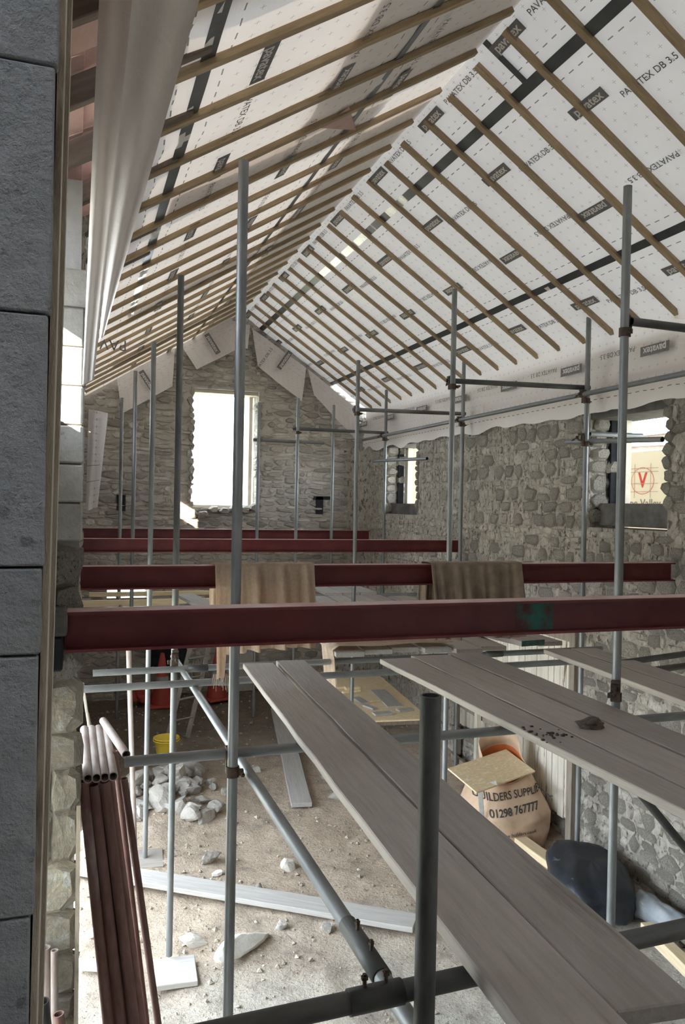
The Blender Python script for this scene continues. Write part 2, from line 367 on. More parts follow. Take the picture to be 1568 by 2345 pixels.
def lay_stones(wall, stones, place, variants, depth, rg, mt, limit=300):
    """place(u, v) -> matrix for a unit stone (x along wall, -y out of wall, z up)"""
    items = []
    for (u, v, w, h) in stones:
        M = place(u, v)
        items.append((proj_size(M.to_translation(), math.sqrt(w * h)), M, w, h))
    items.sort(key=lambda q: -q[0])
    rest = MB(); k = 0
    for sz, M, w, h in items:
        T = M @ Matrix.Rotation(rg.uniform(-.09, .09), 4, 'Y') @ Matrix.Diagonal((w * 1.06, depth * rg.uniform(.6, 1.5), h * 1.1, 1))
        me = rg.choice(variants)
        if k < limit and sz > 0:
            o = obj('stone', me, None, wall); o.matrix_world = T; k += 1
        else:
            rest.add([q.co for q in me.vertices], [tuple(f.vertices) for f in me.polygons], T)
    if rest.v:
        o = rest.build('far_stones', MT[mt], wall); tag(o, kind='stuff')
def variants(mt, n, seed, sq=.65, nn=6):
    out = []
    for i in range(n):
        me = stone_variant(seed + i, nn + i % 3, sq); me.materials.append(MT[mt]); out.append(me)
    return out
def slab_with_holes(mb, axis, pos, thick, u0, u1, v0, v1, holes):
    """wall slab: boxes round rectangular holes. axis 'x': wall faces x, u = y; axis 'y': u = x"""
    us = sorted({u0, u1, *[h[0] for h in holes], *[h[1] for h in holes]}); vs = sorted({v0, v1, *[h[2] for h in holes], *[h[3] for h in holes]})
    for a, b in zip(us, us[1:]):
        for c, d in zip(vs, vs[1:]):
            if any(h[0] <= a and b <= h[1] and h[2] <= c and d <= h[3] for h in holes): continue
            if axis == 'x': mb.box((pos + thick / 2, (a + b) / 2, (c + d) / 2), (thick, b - a, d - c))
            else: mb.box(((a + b) / 2, pos + thick / 2, (c + d) / 2), (b - a, thick, d - c))
XW, YG = 4.82, 13.0
# right wall with its two upper windows
W1 = (5.50, 6.60, 3.32, 4.55); W2 = (10.72, 12.05, 3.36, 4.56)
mb = MB(); slab_with_holes(mb, 'x', XW, .48, -.8, 13.5, -.3, 5.05, [W1, W2, (-.6, .1, 2.6, 4.3)])  # third hole is an unseen opening added for fill light
wr_ = mb.build('wall_right', MT['mortar_r']); tag(wr_, kind='structure')
rg = random.Random(4)
st = courses(3.6, 12.95, .02, 4.6, [W1, W2], (.07, .17), (.10, .30), rg)
vr = variants('stone_r', 14, 100)
lay_stones(wr_, st, lambda u, v: Matrix(((0, 1, 0, XW + .004), (-1, 0, 0, u), (0, 0, 1, v), (0, 0, 0, 1))), vr, .017, rg, 'stone_r')
def reveal_stones(wall, pts, mt, seed):
    rg = random.Random(seed); vv = variants(mt, 5, seed * 10)
    for (x, y, z, sx_, sy_, sz_) in pts:
        o = obj('stone', rg.choice(vv), None, wall)
        o.matrix_world = Matrix.Translation((x, y, z)) @ Matrix.Rotation(rg.uniform(-.15, .15), 4, 'Z') @ Matrix.Diagonal((sx_, sy_, sz_, 1))
# reveal stones: the far jambs of the two windows face the camera
pts = []
for (yy, z0, z1) in ((W1[1], 3.36, 4.4), (W2[1], 3.38, 4.45)):
    z = z0
    while z < z1:
        h = rg.uniform(.11, .2)
        for k in range(2): pts.append((XW + .10 + .2 * k + rg.uniform(-.03, .03), yy + .005, z + h / 2, .21 + rg.uniform(-.03, .03), rg.uniform(.03, .07), h))
        z += h
reveal_stones(wr_, pts, 'stone_r', 31)
# ragged stones on the near edges of the two windows, seen against the light
for (yy, z0, z1) in ((W1[0], 3.5, 4.45), (W2[0], 3.45, 4.45)):
    z = z0
    while z < z1:
        h = rg.uniform(.08, .15)
        o = obj('stone', rg.choice(vr), None, wr_); o.matrix_world = Matrix.Translation((XW + .03, yy + rg.uniform(-.03, .02), z + h / 2)) @ Matrix.Rotation(-math.pi / 2, 4, 'Z') @ Matrix.Diagonal((rg.uniform(.1, .18), .05, h * 1.1, 1)); z += h

# gable
GW = (1.79, 2.90, 3.40, 5.36); GL = (.50, 1.12, 1.74, 2.10)
mb = MB(); slab_with_holes(mb, 'y', YG, .5, -.5, 5.3, -.3, 5.0, [(GW[0], GW[1], GW[2], 5.0), GL])
slab_with_holes(mb, 'y', YG, .5, .6, 4.5, 5.0, 5.36, [(1.79, 2.90, 5.0, 5.36)])
def prism(mb, poly, y0, y1):
    n = len(poly); vs = [(x, y0, z) for x, z in poly] + [(x, y1, z) for x, z in poly]
    mb.add(vs, [tuple(range(n)), tuple(range(2 * n - 1, n - 1, -1))] + [(i, (i + 1) % n, n + (i + 1) % n, n + i) for i in range(n)])
prism(mb, [(-.1, 5.0), (.6, 5.0), (.6, 5.36), (.45, 5.36)], YG, YG + .5); prism(mb, [(5.2, 5.0), (4.7, 5.36), (4.5, 5.36), (4.5, 5.0)], YG, YG + .5)
prism(mb, [(.45, 5.36), (4.7, 5.36), (2.57, 6.74)], YG, YG + .5)
wg = mb.build('wall_back', MT['mortar_g']); tag(wg, kind='structure')
rg = random.Random(9)
st = [s_ for s_ in courses(.02, 4.85, .25, 6.6, [GW, GL], (.055, .13), (.12, .38), rg) if s_[1] < 6.6 - .64 * abs(s_[0] - 2.57)]
vg = variants('stone_g', 14, 300)
lay_stones(wg, st, lambda u, v: Matrix(((1, 0, 0, u), (0, 1, 0, YG - .002), (0, 0, 1, v), (0, 0, 0, 1))), vg, .022, rg, 'stone_g')
for (xx, side) in ((GW[0], -1), (GW[1], 1)):                        # ragged jambs of the big gable window
    z = GW[2]
    while z < GW[3] - .1:
        h = rg.uniform(.09, .17); o = obj('stone', rg.choice(vg), None, wg)
        o.matrix_world = Matrix.Translation((xx + side * rg.uniform(-.01, .04), YG + .12, z + h / 2)) @ Matrix.Diagonal((rg.uniform(.09, .15), .16, h * 1.12, 1)); z += h
for k in range(7):                                                  # broken sill
    o = obj('stone', rg.choice(vg), None, wg); o.matrix_world = Matrix.Translation((1.82 + .17 * k, YG - .02 + rg.uniform(-.02, .02), 3.30 + rg.uniform(-.03, .05) + .012 * k)) @ Matrix.Diagonal((.19, .13, rg.uniform(.1, .16), 1))
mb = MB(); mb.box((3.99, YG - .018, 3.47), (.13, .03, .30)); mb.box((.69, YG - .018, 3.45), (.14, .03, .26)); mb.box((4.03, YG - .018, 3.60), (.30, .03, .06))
mb.build('putlog_hole_shade', MT['cloth_shade_black'], wg)  # flat black boxes stand for the shade inside wall holes
# rounded corner between gable and right wall
mb = MB(); n = 10
for i in range(n + 1):
    a = math.pi / 2 * i / n; x = XW - .5 + .5 * math.sin(a) + .01; y = YG - .5 + .5 * math.cos(a) + .01
    for k in range(21): z = .1 + k * .22; mb.v.append((x + .012 * fn(x * 9, y * 9, z * 9), y + .012 * fn(x * 8, y * 9, z * 7 + 3), z))
for i in range(n):
    for k in range(20): a = i * 21 + k; mb.f.append((a, a + 1, a + 22, a + 21))
mb.build('corner_plaster', MT['mortar_r'], wr_, True)

# left wall: seen end-on, its far reveal faces the camera
XL = .03; YJ = 3.25
holes = [(3.8, 8.5, .0, 2.7)]
mb = MB(); slab_with_holes(mb, 'x', -.50, .50 + XL - .012, YJ, 13.5, -.3, 4.15, holes); slab_with_holes(mb, 'x', -.50, .50 + XL - .012, YJ, 3.9, 4.15, 4.38, []); slab_with_holes(mb, 'x', -.50, .50 + XL - .02, 3.9, 13.5, 4.15, 4.99, [(8.2, 9.8, 4.2, 4.75)])  # high slit is unseen, shaped to throw a sun patch on the gable
mb.box((-.33, 1.565, 2.57), (.42, 1.13, 5.74)); mb.box((-.95, -.25, 2.4), (.5, 2.1, 5.4)); mb.box((-.36, 2.69, 3.3), (.28, 1.12, 1.2)); mb.box((-.36, 2.69, 4.8), (.28, 1.12, .75))  # unseen wall pieces, shaped to limit the sun to the upper jamb
wl = mb.build('wall_left', MT['concrete']); tag(wl, kind='structure')
rg = random.Random(2)
z = 4.40
for k in range(7):                                                  # pale concrete blocks, laid flat
    z -= .152
    me = bevel(MB().box((0, 0, 0), (.165 + rg.uniform(-.006, .004), .10, .144)).mesh('block'), .006)
    o = obj('block', me, MT['block'], wl, False, (XL - .083 + rg.uniform(-.004, .003), YJ + .03, z + .072))
vj = variants('stone_j', 8, 500, 1.0, 10)
zz = z - .02
while zz > .1:                                                      # undressed stones below
    h = rg.uniform(.09, .19) * (1 if zz > 2.9 else 1.1)
    kx = [(XL - .05, .115), (XL - .15, .10)] if rg.random() < .5 else [(XL - .095, .21)]
    for cx, w in kx:
        o = obj('stone', rg.choice(vj if zz < 2.92 else vr), None, wl)
        o.matrix_world = Matrix.Translation((cx + rg.uniform(-.006, .006), YJ + .012, zz - h / 2)) @ Matrix.Diagonal((w, rg.uniform(.028, .04), h * 1.14, 1))
    zz -= h
mb = MB(); mb.box((0, 0, 0), (.016, .05, 2.1)); o = mb.build('trim_3', MT['frame_dirty']); o.location = (XL + .005, YJ + .0, 1.25); o.rotation_euler = (0, -.004, 0); tag(o, kind='structure')
st = courses(4.4, 12.95, .1, 4.95, holes + [(8.2, 9.8, 4.2, 4.75)], (.08, .18), (.12, .34), rg)
lay_stones(wl, st, lambda u, v: Matrix(((0, -1, 0, XL - .02), (1, 0, 0, u), (0, 0, 1, v), (0, 0, 0, 1))), vr, .02, rg, 'stone_r', 0)
# the pier right beside the camera
wf = empty('wall_front'); tag(wf, kind='structure')
lv = [-.05, .35, .75, 1.15, 1.55, 1.95, 2.35, 2.75, 3.10, 3.35, 3.434, 3.675, 3.91, 4.16, 4.45, 4.9, 5.4]
for a, b in zip(lv, lv[1:]):
    lean = .012 * ((a + b) / 2 - 3.5) - .003
    me = bevel(MB().box((0, 0, 0), (.66, .20, b - a - .0025)).mesh('block'), .0018)
    o = obj('block', me, MT['pier'], wf)
    o.matrix_world = Matrix.Translation((-.355 + lean, .90, (a + b) / 2))
mb = MB(); mb.box((0, 0, 0), (.006, .06, 5.2)); o = mb.build('trim_1', MT['frame_dirty']); o.location = (-.0345, .845, 2.7); o.rotation_euler = (0, .012, 0); tag(o, kind='structure')
mb = MB(); mb.box((0, 0, 0), (.010, .05, 5.2)); o = mb.build('trim_2', MT['frame_dirty']); o.location = (-.0335, .965, 2.7); o.rotation_euler = (0, .012, 0); tag(o, kind='structure')
# wall closing the barn behind the camera
mb = MB(); slab_with_holes(mb, 'y', -1.3, .5, -1.2, 5.3, -.3, 5.4, [])
prism(mb, [(-.9, 5.4), (5.3, 5.4), (2.57, 7.0)], -1.3, -.8)
o = mb.build('wall_behind', MT['mortar_g']); tag(o, kind='structure')

# ------------------------------------------------------------------ roof
RX, RZ = 2.57, H0 + 3.15
SR, SL = .66, .62
CR, CL = 1 / math.hypot(1, SR), 1 / math.hypot(1, SL)
ceil_ = empty('ceiling'); tag(ceil_, kind='structure')
bat_r = [4.55 + .425 * k for k in range(-6, 20)]; bat_l = [2.84 + .505 * k for k in range(0, 20)]
def on_r(s_): return RX + s_ * CR, RZ - s_ * CR * SR
def on_l(s_): return RX - s_ * CL, RZ - s_ * CL * SL
def sheet(name, fpos, nrm, y0, y1, s0, s1, mt, bats, sag=.012, wr=.006, ragged=0):
    nu = int((y1 - y0) / .085); nv = max(2, int((s1 - s0) / .085)); mb = MB(); uvs = []
    for j in range(nv + 1):
        for i in range(nu + 1):
            y = y0 + (y1 - y0) * i / nu; s_ = s0 + (s1 - s0) * j / nv
            if ragged and j == nv: s_ += ragged * fn(y * 2.1, 7, 2)
            x, z = fpos(s_)
            k = min(bats, key=lambda b: abs(b - y)); d = min(1, abs(y - k) / .22)
            off = min(1, s_ / .2) * sag * (math.sin(d * math.pi / 2) ** 2) * (.5 + fn(y * 1.3, s_ * 1.1, 4)) + min(1, s_ / .2) * wr * fn(y * 6, s_ * 2.4, 1)
            mb.v.append((x - nrm[0] * off, y, z - nrm[1] * off)); uvs.append((y, s_))
    for j in range(nv):
        for i in range(nu): a = j * (nu + 1) + i; mb.f.append((a, a + 1, a + nu + 2, a + nu + 1))
    me = mb.mesh(name); ul = me.uv_layers.new(name='UVMap')
    for lp in me.loops: ul.data[lp.index].uv = uvs[lp.vertex_index]
    o = obj(name, me, MT[mt], ceil_, True); return o
nR = (SR * CR, CR); nL = (-SL * CL, CL)
EAVE_S = (4.85 - RX) / CR
top_r = sheet('membrane_sheet', on_r, nR, -.8, YG + .3, 0, .43, 'memb_r', bat_r)
mid_r = sheet('membrane_sheet', on_r, nR, -.8, YG + .3, .42, 1.93, 'memb_r', bat_r)
def low_path(s_):
    if s_ <= EAVE_S - .1: return on_r(s_)
    x1, z1 = on_r(EAVE_S - .1); t = s_ - (EAVE_S - .1)
    return x1 + .06 * (1 - math.exp(-t * 9)) - .085 * min(1, t * 1.6), z1 - t * (.96 if t > .1 else .8)
low_r = sheet('membrane_sheet', low_path, nR, -.8, YG - .1, 1.92, 3.43, 'memb_r', bat_r, .012, .012, .09)
top_l = sheet('membrane_sheet', on_l, nL, .6, YG + .3, 0, .96, 'memb_l', bat_l)
mid_l = sheet('membrane_sheet', on_l, nL, 1.2, YG + .3, .95, 2.46, 'memb_l', bat_l, .016, .01)
sheet('membrane_sheet', on_l, nL, 4.9, YG + .3, 2.88, 3.25, 'memb_l', bat_l, .01, .02)
low_l = sheet('membrane_sheet', on_l, nL, 2.3, YG + .3, 2.45, 2.92, 'memb_l', bat_l, .02, .02, .05)
def batten(y, side, s0, s1):
    f = on_r if side == 'r' else on_l; n_ = nR if side == 'r' else nL
    x0, z0 = f(s0); x1, z1 = f(s1); o_ = .024
    rg = random.Random(int(y * 100))
    plank('batten', (x0 - n_[0] * .002, y + rg.uniform(-.012, .012), z0 - n_[1] * .002), (x1 - n_[0] * .002, y + rg.uniform(-.012, .012), z1 - n_[1] * .002), .052, .034, 'batten', None, None, ceil_, up=(n_[0], 0, n_[1]), bev=.002)
for i, y in enumerate(bat_r): batten(y, 'r', .045 + .03 * random.random(), EAVE_S - .06 + .03 * random.random())
for i, y in enumerate(bat_l): batten(y, 'l', .04 + .03 * random.random(), 2.9)
def tape_strip(sheet_, f, n_, s_, y0, y1, w, mt, name='tape'):
    nseg = max(1, int((y1 - y0) / .2)); mb = MB()
    for i in range(nseg + 1):
        y = y0 + (y1 - y0) * i / nseg
        for t in (-w / 2, w / 2):
            x, z = f(s_ + t + .006 * fn(y * 1.5, 3)); o_ = .0135; mb.v.append((x - n_[0] * o_, y, z - n_[1] * o_))
    for i in range(nseg): mb.f.append((2 * i, 2 * i + 1, 2 * i + 3, 2 * i + 2))
    return mb.build(name, MT[mt], sheet_)
tape_strip(mid_r, on_r, nR, .42, -.8, 6.9, .085, 'tape'); tape_strip(mid_r, on_r, nR, .42, 6.9, 7.35, .085, 'tape_foil')
tape_strip(mid_r, on_r, nR, .42, 7.35, 7.9, .085, 'tape'); tape_strip(mid_r, on_r, nR, .42, 7.9, 9.6, .085, 'tape_foil'); tape_strip(mid_r, on_r, nR, .42, 9.6, 13, .085, 'tape')
tape_strip(mid_r, on_r, nR, 1.925, -.8, 13, .075, 'tape')
tape_strip(mid_l, on_l, nL, .95, 1, 13, .055, 'tape')
tape_strip(low_l, on_l, nL, 2.45, 1.3, 6.4, .075, 'tape'); tape_strip(low_l, on_l, nL, 2.45, 6.4, 8.2, .075, 'tape_foil')
mb = MB()
for s_ in (.0, .14, .28, .42):
    x, z = on_r(s_)
    for t in (-.028, .028): mb.v.append((x - nR[0] * .013, 4.76 + t, z - nR[1] * .013))
for i in range(3): mb.f.append((2 * i, 2 * i + 1, 2 * i + 3, 2 * i + 2))
mb.build('tape', MT['tape'], top_r)
# printed marks
LW, LH = .36, .088
box_me = MB().add([(-LW / 2, -LH / 2, 0), (LW / 2, -LH / 2, 0), (LW / 2, LH / 2, 0), (-LW / 2, LH / 2, 0)], [(0, 1, 2, 3)]).mesh('logo_panel'); box_me.materials.append(MT['ink_mid'])
word_me = text_mesh('pavatex', .092, bold=.0022); word_me.materials.append(MT['print_white'])
code_me = text_mesh('PAVATEX DB 3.5', .066, bold=.0006, sx=1.02); code_me.materials.append(MT['ink_mid'])
def mark(sheet_, me, M, z):
    o = obj('printed_word' if me is not box_me else 'printed_panel', me, None, sheet_); o.matrix_world = M @ Matrix.Translation((0, 0, z)); return o
def logo(sheet_, M): mark(sheet_, box_me, M, 0); mark(sheet_, word_me, M, .0015)
def roof_frame(side, s_, y, flip=False):
    f, n_, sl, c = (on_r, nR, SR, CR) if side == 'r' else (on_l, nL, SL, CL)
    x, z = f(s_); up = Vector((-c, 0, c * sl)) if side == 'r' else Vector((c, 0, c * sl))
    run = Vector((0, -1, 0)) if side == 'r' else Vector((0, 1, 0))
    if flip: up = -up; run = -run
    return frame_mat((x - n_[0] * .016, y, z - n_[1] * .016), run, up)
def s_of(x): return (x - RX) / CR
for k in range(-2, 8):
    y = 4.5 + 1.215 * k
    logo(mid_r, roof_frame('r', s_of(3.215), y)); mark(mid_r, code_me, roof_frame('r', s_of(3.29), y - .50), 0)
    y = 5.2 + 1.215 * k
    logo(mid_r, roof_frame('r', s_of(3.80), y, True)); mark(mid_r, code_me, roof_frame('r', s_of(3.74), y + .50, True), 0)
    y = 4.98 + 1.215 * k
    logo(low_r, roof_frame('r', s_of(4.44), y)); mark(low_r, code_me, roof_frame('r', s_of(4.5), y - .50), 0)
    y = 4.6 + 1.17 * k
    logo(top_r, roof_frame('r', .095, y)); mark(top_r, code_me, roof_frame('r', .09, y - .52), 0)
    if y > 3:
        y = 5.6 + 1.21 * k
        logo(low_r, frame_mat((4.728, y, H0 + 1.40), (0, 1, 0), (0, 0, -1))); mark(low_r, code_me, frame_mat((4.728, y + .50, H0 + 1.45), (0, 1, 0), (0, 0, -1)), 0)
for k in range(0, 8):
    y = 3.59 + 1.215 * k; logo(mid_l, roof_frame('l', (RX - .79) / CL, y)); mark(mid_l, code_me, roof_frame('l', (RX - .79) / CL, y + .5), 0)
    y = 4.26 + 1.215 * k; logo(mid_l, roof_frame('l', (RX - 1.37) / CL, y, True)); mark(mid_l, code_me, roof_frame('l', (RX - 1.37) / CL, y - .5, True), 0)
    y = 4.79 + 1.215 * k; logo(top_l, roof_frame('l', (RX - 1.94) / CL, y)); mark(top_l, code_me, roof_frame('l', (RX - 1.94) / CL, y - .5), 0)
# sarking boards left on the outside of the left slope, they keep the light off the membrane below them
for (ya, yb, sa, sb) in ((4.97, 5.45, .7, 2.4), (8.0, 8.5, .7, 2.5), (10.9, 11.5, .4, 2.5), (-1.0, 3.0, -.02, 3.4), (3.0, 4.9, .0, 1.5), (5.5, 12.9, .0, .8)):
    x0, z0 = on_l(sa); x1, z1 = on_l(sb)
    plank('sarking_board', (x0 + nL[0] * .06, (ya + yb) / 2, z0 + nL[1] * .06), (x1 + nL[0] * .06, (ya + yb) / 2, z1 + nL[1] * .06), yb - ya, .02, 'tile', None, None, ceil_, up=(nL[0], 0, nL[1]))
# bare eaves beside the hanging sheet: clay tiles on rafters
for iy in range(14):
    for k in range(5):
        s0 = 2.62 + .17 * k; x0, z0 = on_l(s0); x1, z1 = on_l(s0 + .20); y = 1.3 + .33 * iy
        plank('tile', (x0 + nL[0] * .10, y, z0 + nL[1] * .10), (x1 + nL[0] * .115, y, z1 + nL[1] * .115), .325, .014, 'tile', None, None, ceil_, up=(nL[0], 0, nL[1]), bev=.002)
for k in range(9):
    y = 1.55 + .56 * k; x0, z0 = on_l(2.45); x1, z1 = on_l(3.45)
    plank('rafter', (x0 + nL[0] * .075, y, z0 + nL[1] * .075), (x1 + nL[0] * .075, y, z1 + nL[1] * .075), .05, .10, 'rafter', None, None, ceil_, up=(nL[0], 0, nL[1]))
tri = MB().add([(1.48, 4.94, 5.95), (1.61, 4.76, 6.03), (1.87, 5.36, 6.19)], [(0, 1, 2)]).build('torn_patch', MT['tile'], ceil_)

# ------------------------------------------------------------------ loose membrane hanging down
def drape(name, top, bot, mt, nu=14, nv=30, amp=.02, ph=0, thick=.0015, twist=0):
    """top, bot: pairs of points"""
    mb = MB(); uvs = []
    for j in range(nv + 1):
        t = j / nv; a = Vector(top[0]).lerp(Vector(bot[0]), t); b = Vector(top[1]).lerp(Vector(bot[1]), t)
        for i in range(nu + 1):
            u = i / nu; q = a.lerp(b, u); A = amp * (.4 + .6 * math.sin(t * 3))
            q = q + Vector((0, A * math.sin(u * 9 + ph + 1.5 * t) + .3 * amp * fn(u * 3, t * 5, ph), 0))
            mb.v.append(tuple(q)); uvs.append(((b - a).length * u, (b - a).length * 2 * t if 0 else t * 1.5))
    for j in range(nv):
        for i in range(nu): a = j * (nu + 1) + i; mb.f.append((a, a + 1, a + nu + 2, a + nu + 1))
    me = mb.mesh(name); ul = me.uv_layers.new(name='UVMap')
    for lp in me.loops: ul.data[lp.index].uv = uvs[lp.vertex_index]
    return obj(name, me, MT[mt], None, True)
hs = empty('hanging_membrane', (.2, 2.6, 5.2)); tag(hs, 'torn white roof membrane hanging down in a long strip beside the dark pier', 'membrane')
for nm, tp, bt, am, ph in (('front_fold', [(.16, 2.52, 5.28), (.40, 2.55, 5.30)], [(.06, 2.52, 3.98), (.075, 2.5, 4.0)], .009, 0),
                       ('side_fold', [(.05, 2.62, 5.22), (.17, 2.6, 5.26)], [(.015, 2.62, 3.86), (.05, 2.62, 3.88)], .012, 2),
                       ('back_fold', [(.09, 2.66, 4.8), (.20, 2.68, 4.8)], [(.03, 2.66, 3.80), (.135, 2.66, 3.735)], .008, 4)):
    drape(nm, tp, bt, 'memb_l' if nm == 'back_fold' else 'memb_plain', amp=am, ph=ph).parent = hs
    hs.children[-1].matrix_parent_inverse = Matrix.Translation((-.2, -2.6, -5.2))
pw = text_mesh('PAV', .048); pw.materials.append(MT['ink_mid']); o = obj('printed_word', pw, None, hs); bpy.context.view_layer.update()
o.matrix_world = frame_mat((.108, 2.645, 4.0), (-1, 0, 0), (0, 0, -1))
lf = drape('membrane_flap', [(.045, 3.3, 3.86), (.12, 3.32, 3.85)], [(.04, 3.3, 3.45), (.085, 3.3, 3.47)], 'memb_l', amp=.01, ph=1)
tag(lf, 'small ragged piece of membrane hanging against the gable below the long strip', 'membrane')
G = [('f1', [(.59, 1.90), (1.48, 2.48), (1.45, 1.84), (.68, 1.36)], 'membrane flap with logo hanging on the gable left of the window'),
     ('f2', [(1.56, 2.55), (2.39, 3.05), (2.51, 2.53), (1.83, 2.14)], 'membrane flap hanging on the gable above the window to the left of the ridge'),
     ('f3', [(2.33, 3.0), (2.70, 2.94), (2.66, 2.54), (2.33, 2.58)], 'narrow curled membrane flap at the very peak of the gable'),
     ('f4', [(2.74, 2.89), (3.68, 2.31), (3.61, 1.73), (2.84, 2.26)], 'membrane flap with logo and lettering hanging on the gable right of the window'),
     ('f5', [(3.72, 2.29), (4.60, 1.67), (4.58, 1.14), (3.82, 1.85)], 'lowest membrane flap on the gable, in the right corner')]
for nm, P_, lb in G:
    P_ = [(x, H0 + z) for x, z in P_]
    o = drape('membrane_flap', [(P_[0][0], YG - .10, P_[0][1]), (P_[1][0], YG - .10, P_[1][1])], [(P_[3][0], YG - .13, P_[3][1]), (P_[2][0], YG - .13, P_[2][1])], 'memb_r', 12, 8, .025, len(nm))
    tag(o, lb, 'membrane', 'membrane flaps on the gable')
    a, b, c, d = [Vector((q[0], YG - .175, q[1])) for q in P_]
    ctr = (a + b + c + d) / 4; run = (b - a)
    if nm in ('f1', 'f4', 'f2'):
        up = Vector((0, -1, 0)).cross(run); up = up if up.z > 0 else -up
        t = Vector((1, 0, -1.5)) if nm != 'f4' else Vector((1, 0, 1.5))
        t.normalize(); upv = Vector((0, -1, 0)).cross(t)
        M = frame_mat(ctr, t, upv) 
        for me_, dz in ((box_me, 0), (word_me, .002)):
            q = obj('printed_panel' if me_ is box_me else 'printed_word', me_, None, o); q.matrix_world = M @ Matrix.Translation((.12 if nm == 'f4' else 0, 0, dz))
        if nm == 'f4': q = obj('printed_word', code_me, None, o); q.matrix_world = M @ Matrix.Translation((-.1, .28, 0))

# ------------------------------------------------------------------ windows
def frame_parts(root, bars, mt):
    for nm, c, d in bars:
        me = bevel(MB().box((0, 0, 0), d).mesh(nm), .004); obj(nm, me, MT[mt], root).location = Vector(c) - root.location
w = empty('window_1', (2.345, YG, GW[2])); tag(w, kind='structure')
frame_parts(w, [('window_head', (2.345, YG + .28, 5.33), (1.12, .40, .055)), ('window_side', (2.83, YG + .35, 4.36), (.06, .1, 1.9)), ('window_sill', (2.30, YG + .22, 3.40), (1.0, .12, .09))], 'frame')
w = empty('window_2', (XW, 6.05, W1[2])); tag(w, kind='structure')
frame_parts(w, [('window_side', (XW + .36, 6.53, 3.98), (.08, .11, 1.0))], 'frame')
frame_parts(w, [('lintel', (XW + .24, 6.05, 4.47), (.46, 1.12, .17)), ('window_sill', (XW + .26, 6.05, 3.45), (.30, 1.10, .22))], 'dark_stone')
frame_parts(w, [('reveal_shade_strip', (XW + .27, 6.575, 3.98), (.11, .05, 1.12))], 'cloth_shade_black')  # black strip stands for the shade in the gap beside the frame
w = empty('window_3', (XW, 11.4, W2[2])); tag(w, kind='structure')
frame_parts(w, [('window_side', (XW + .36, 11.9, 3.98), (.08, .11, 1.0))], 'frame')
frame_parts(w, [('lintel', (XW + .24, 11.4, 4.50), (.46, 1.35, .12)), ('window_sill', (XW + .26, 11.4, 3.44), (.30, 1.3, .18))], 'dark_stone')
frame_parts(w, [('reveal_shade_strip', (XW + .27, 12.02, 3.95), (.10, .05, 1.0))], 'cloth_shade_black')  # same painted shade strip for the far window
w = empty('window_4', (.8, YG, GL[2])); tag(w, kind='structure')
frame_parts(w, [('mullion', (.70, YG + .1, 1.92), (.03, .06, .36)), ('mullion', (.90, YG + .1, 1.92), (.03, .06, .36)), ('transom_bar', (.81, YG + .1, 1.90), (.62, .06, .04))], 'timber_old')

# ------------------------------------------------------------------ outside: ground, banner, board and scaffold beyond the right windows
mb = MB(); mb.add([(-40, -40, -.35), (60, -40, -.35), (60, 60, -.35), (-40, 60, -.35)], [(0, 1, 2, 3)])
o = mb.build('ground_outside', MT['grass']); tag(o, kind='structure')
mb = MB(); mb.box((-4.3, 1.35, 2.3), (6.2, .3, 5.4)); mb.box((-.95, 1.35, 1.75), (.5, .3, 4.3)); o = mb.build('wall_sunblock', MT['mortar_g']); tag(o, kind='structure')  # unseen wall added to keep sun out of the low left openings
bn = empty('banner', (5.95, 6.6, 2.9)); tag(bn, 'cream site banner with red letter in an oval, outside the near right window', 'banner')
me = MB().box((0, 0, 0), (.02, 2.4, 1.35)).mesh('banner_sheet'); obj('banner_sheet', me, MT['cream'], bn).location = (.03, .3, .58)
def bprint(me, y, z, mt, nm):
    if not me.materials: me.materials.append(MT[mt])
    o = obj(nm, me, None, bn); bpy.context.view_layer.update(); o.matrix_world = frame_mat((5.965, y, z), (0, -1, 0), (0, 0, 1)); return o
bprint(text_mesh('V', .235, bold=.004, sx=.95), 7.21, 3.825, 'print_red', 'printed_letter')
bprint(text_mesh('Hope Valley', .125, sx=1.1), 7.25, 3.575, 'ink_mid', 'printed_word')
mb = MB(); n = 40
for k in range(n):
    a = 2 * math.pi * k / n
    for r in (1, .965): mb.v.append((.185 * r * math.cos(a), .15 * r * math.sin(a), 0))
for k in range(n): mb.f.append((2 * k, 2 * k + 1, 2 * ((k + 1) % n) + 1, 2 * ((k + 1) % n)))
bprint(mb.mesh('oval'), 7.21, 3.825, 'print_red', 'printed_oval')
mb = MB()
for dx in (-.13, .13): mb.box((dx, 0, 0), (.005, .38, .001))
for dy in (-.12, -.03, .10, .14): mb.box((0, dy, 0), (.50, .005, .001))
bprint(mb.mesh('rules'), 7.21, 3.825, 'tile', 'printed_lines')
dk_ = empty('banner_shade_deck', (6.2, 9.2, 5.12)); tag(dk_, 'unseen boarded deck added outside the right wall to shade the banner', 'scaffold')  # out of view, added only to darken the banner
for k in range(8): plank('board', (5.45 + .235 * k, 3.6, 5.14), (5.45 + .235 * k, 15.2, 5.14), .232, .04, 'board').parent = dk_  # boards of the unseen deck added to shade the banner
for c_ in dk_.children: c_.matrix_parent_inverse = Matrix.Translation((-6.2, -9.2, -5.12))
me = bevel(MB().box((0, 0, 0), (.02, 1.3, 4.9)).mesh('hoarding_board'), .003)
o = obj('hoarding_board', me, MT['cream'], None, False, (5.7, 13.2, 2.1)); tag(o, 'plain cream board standing outside the far right window', 'board')
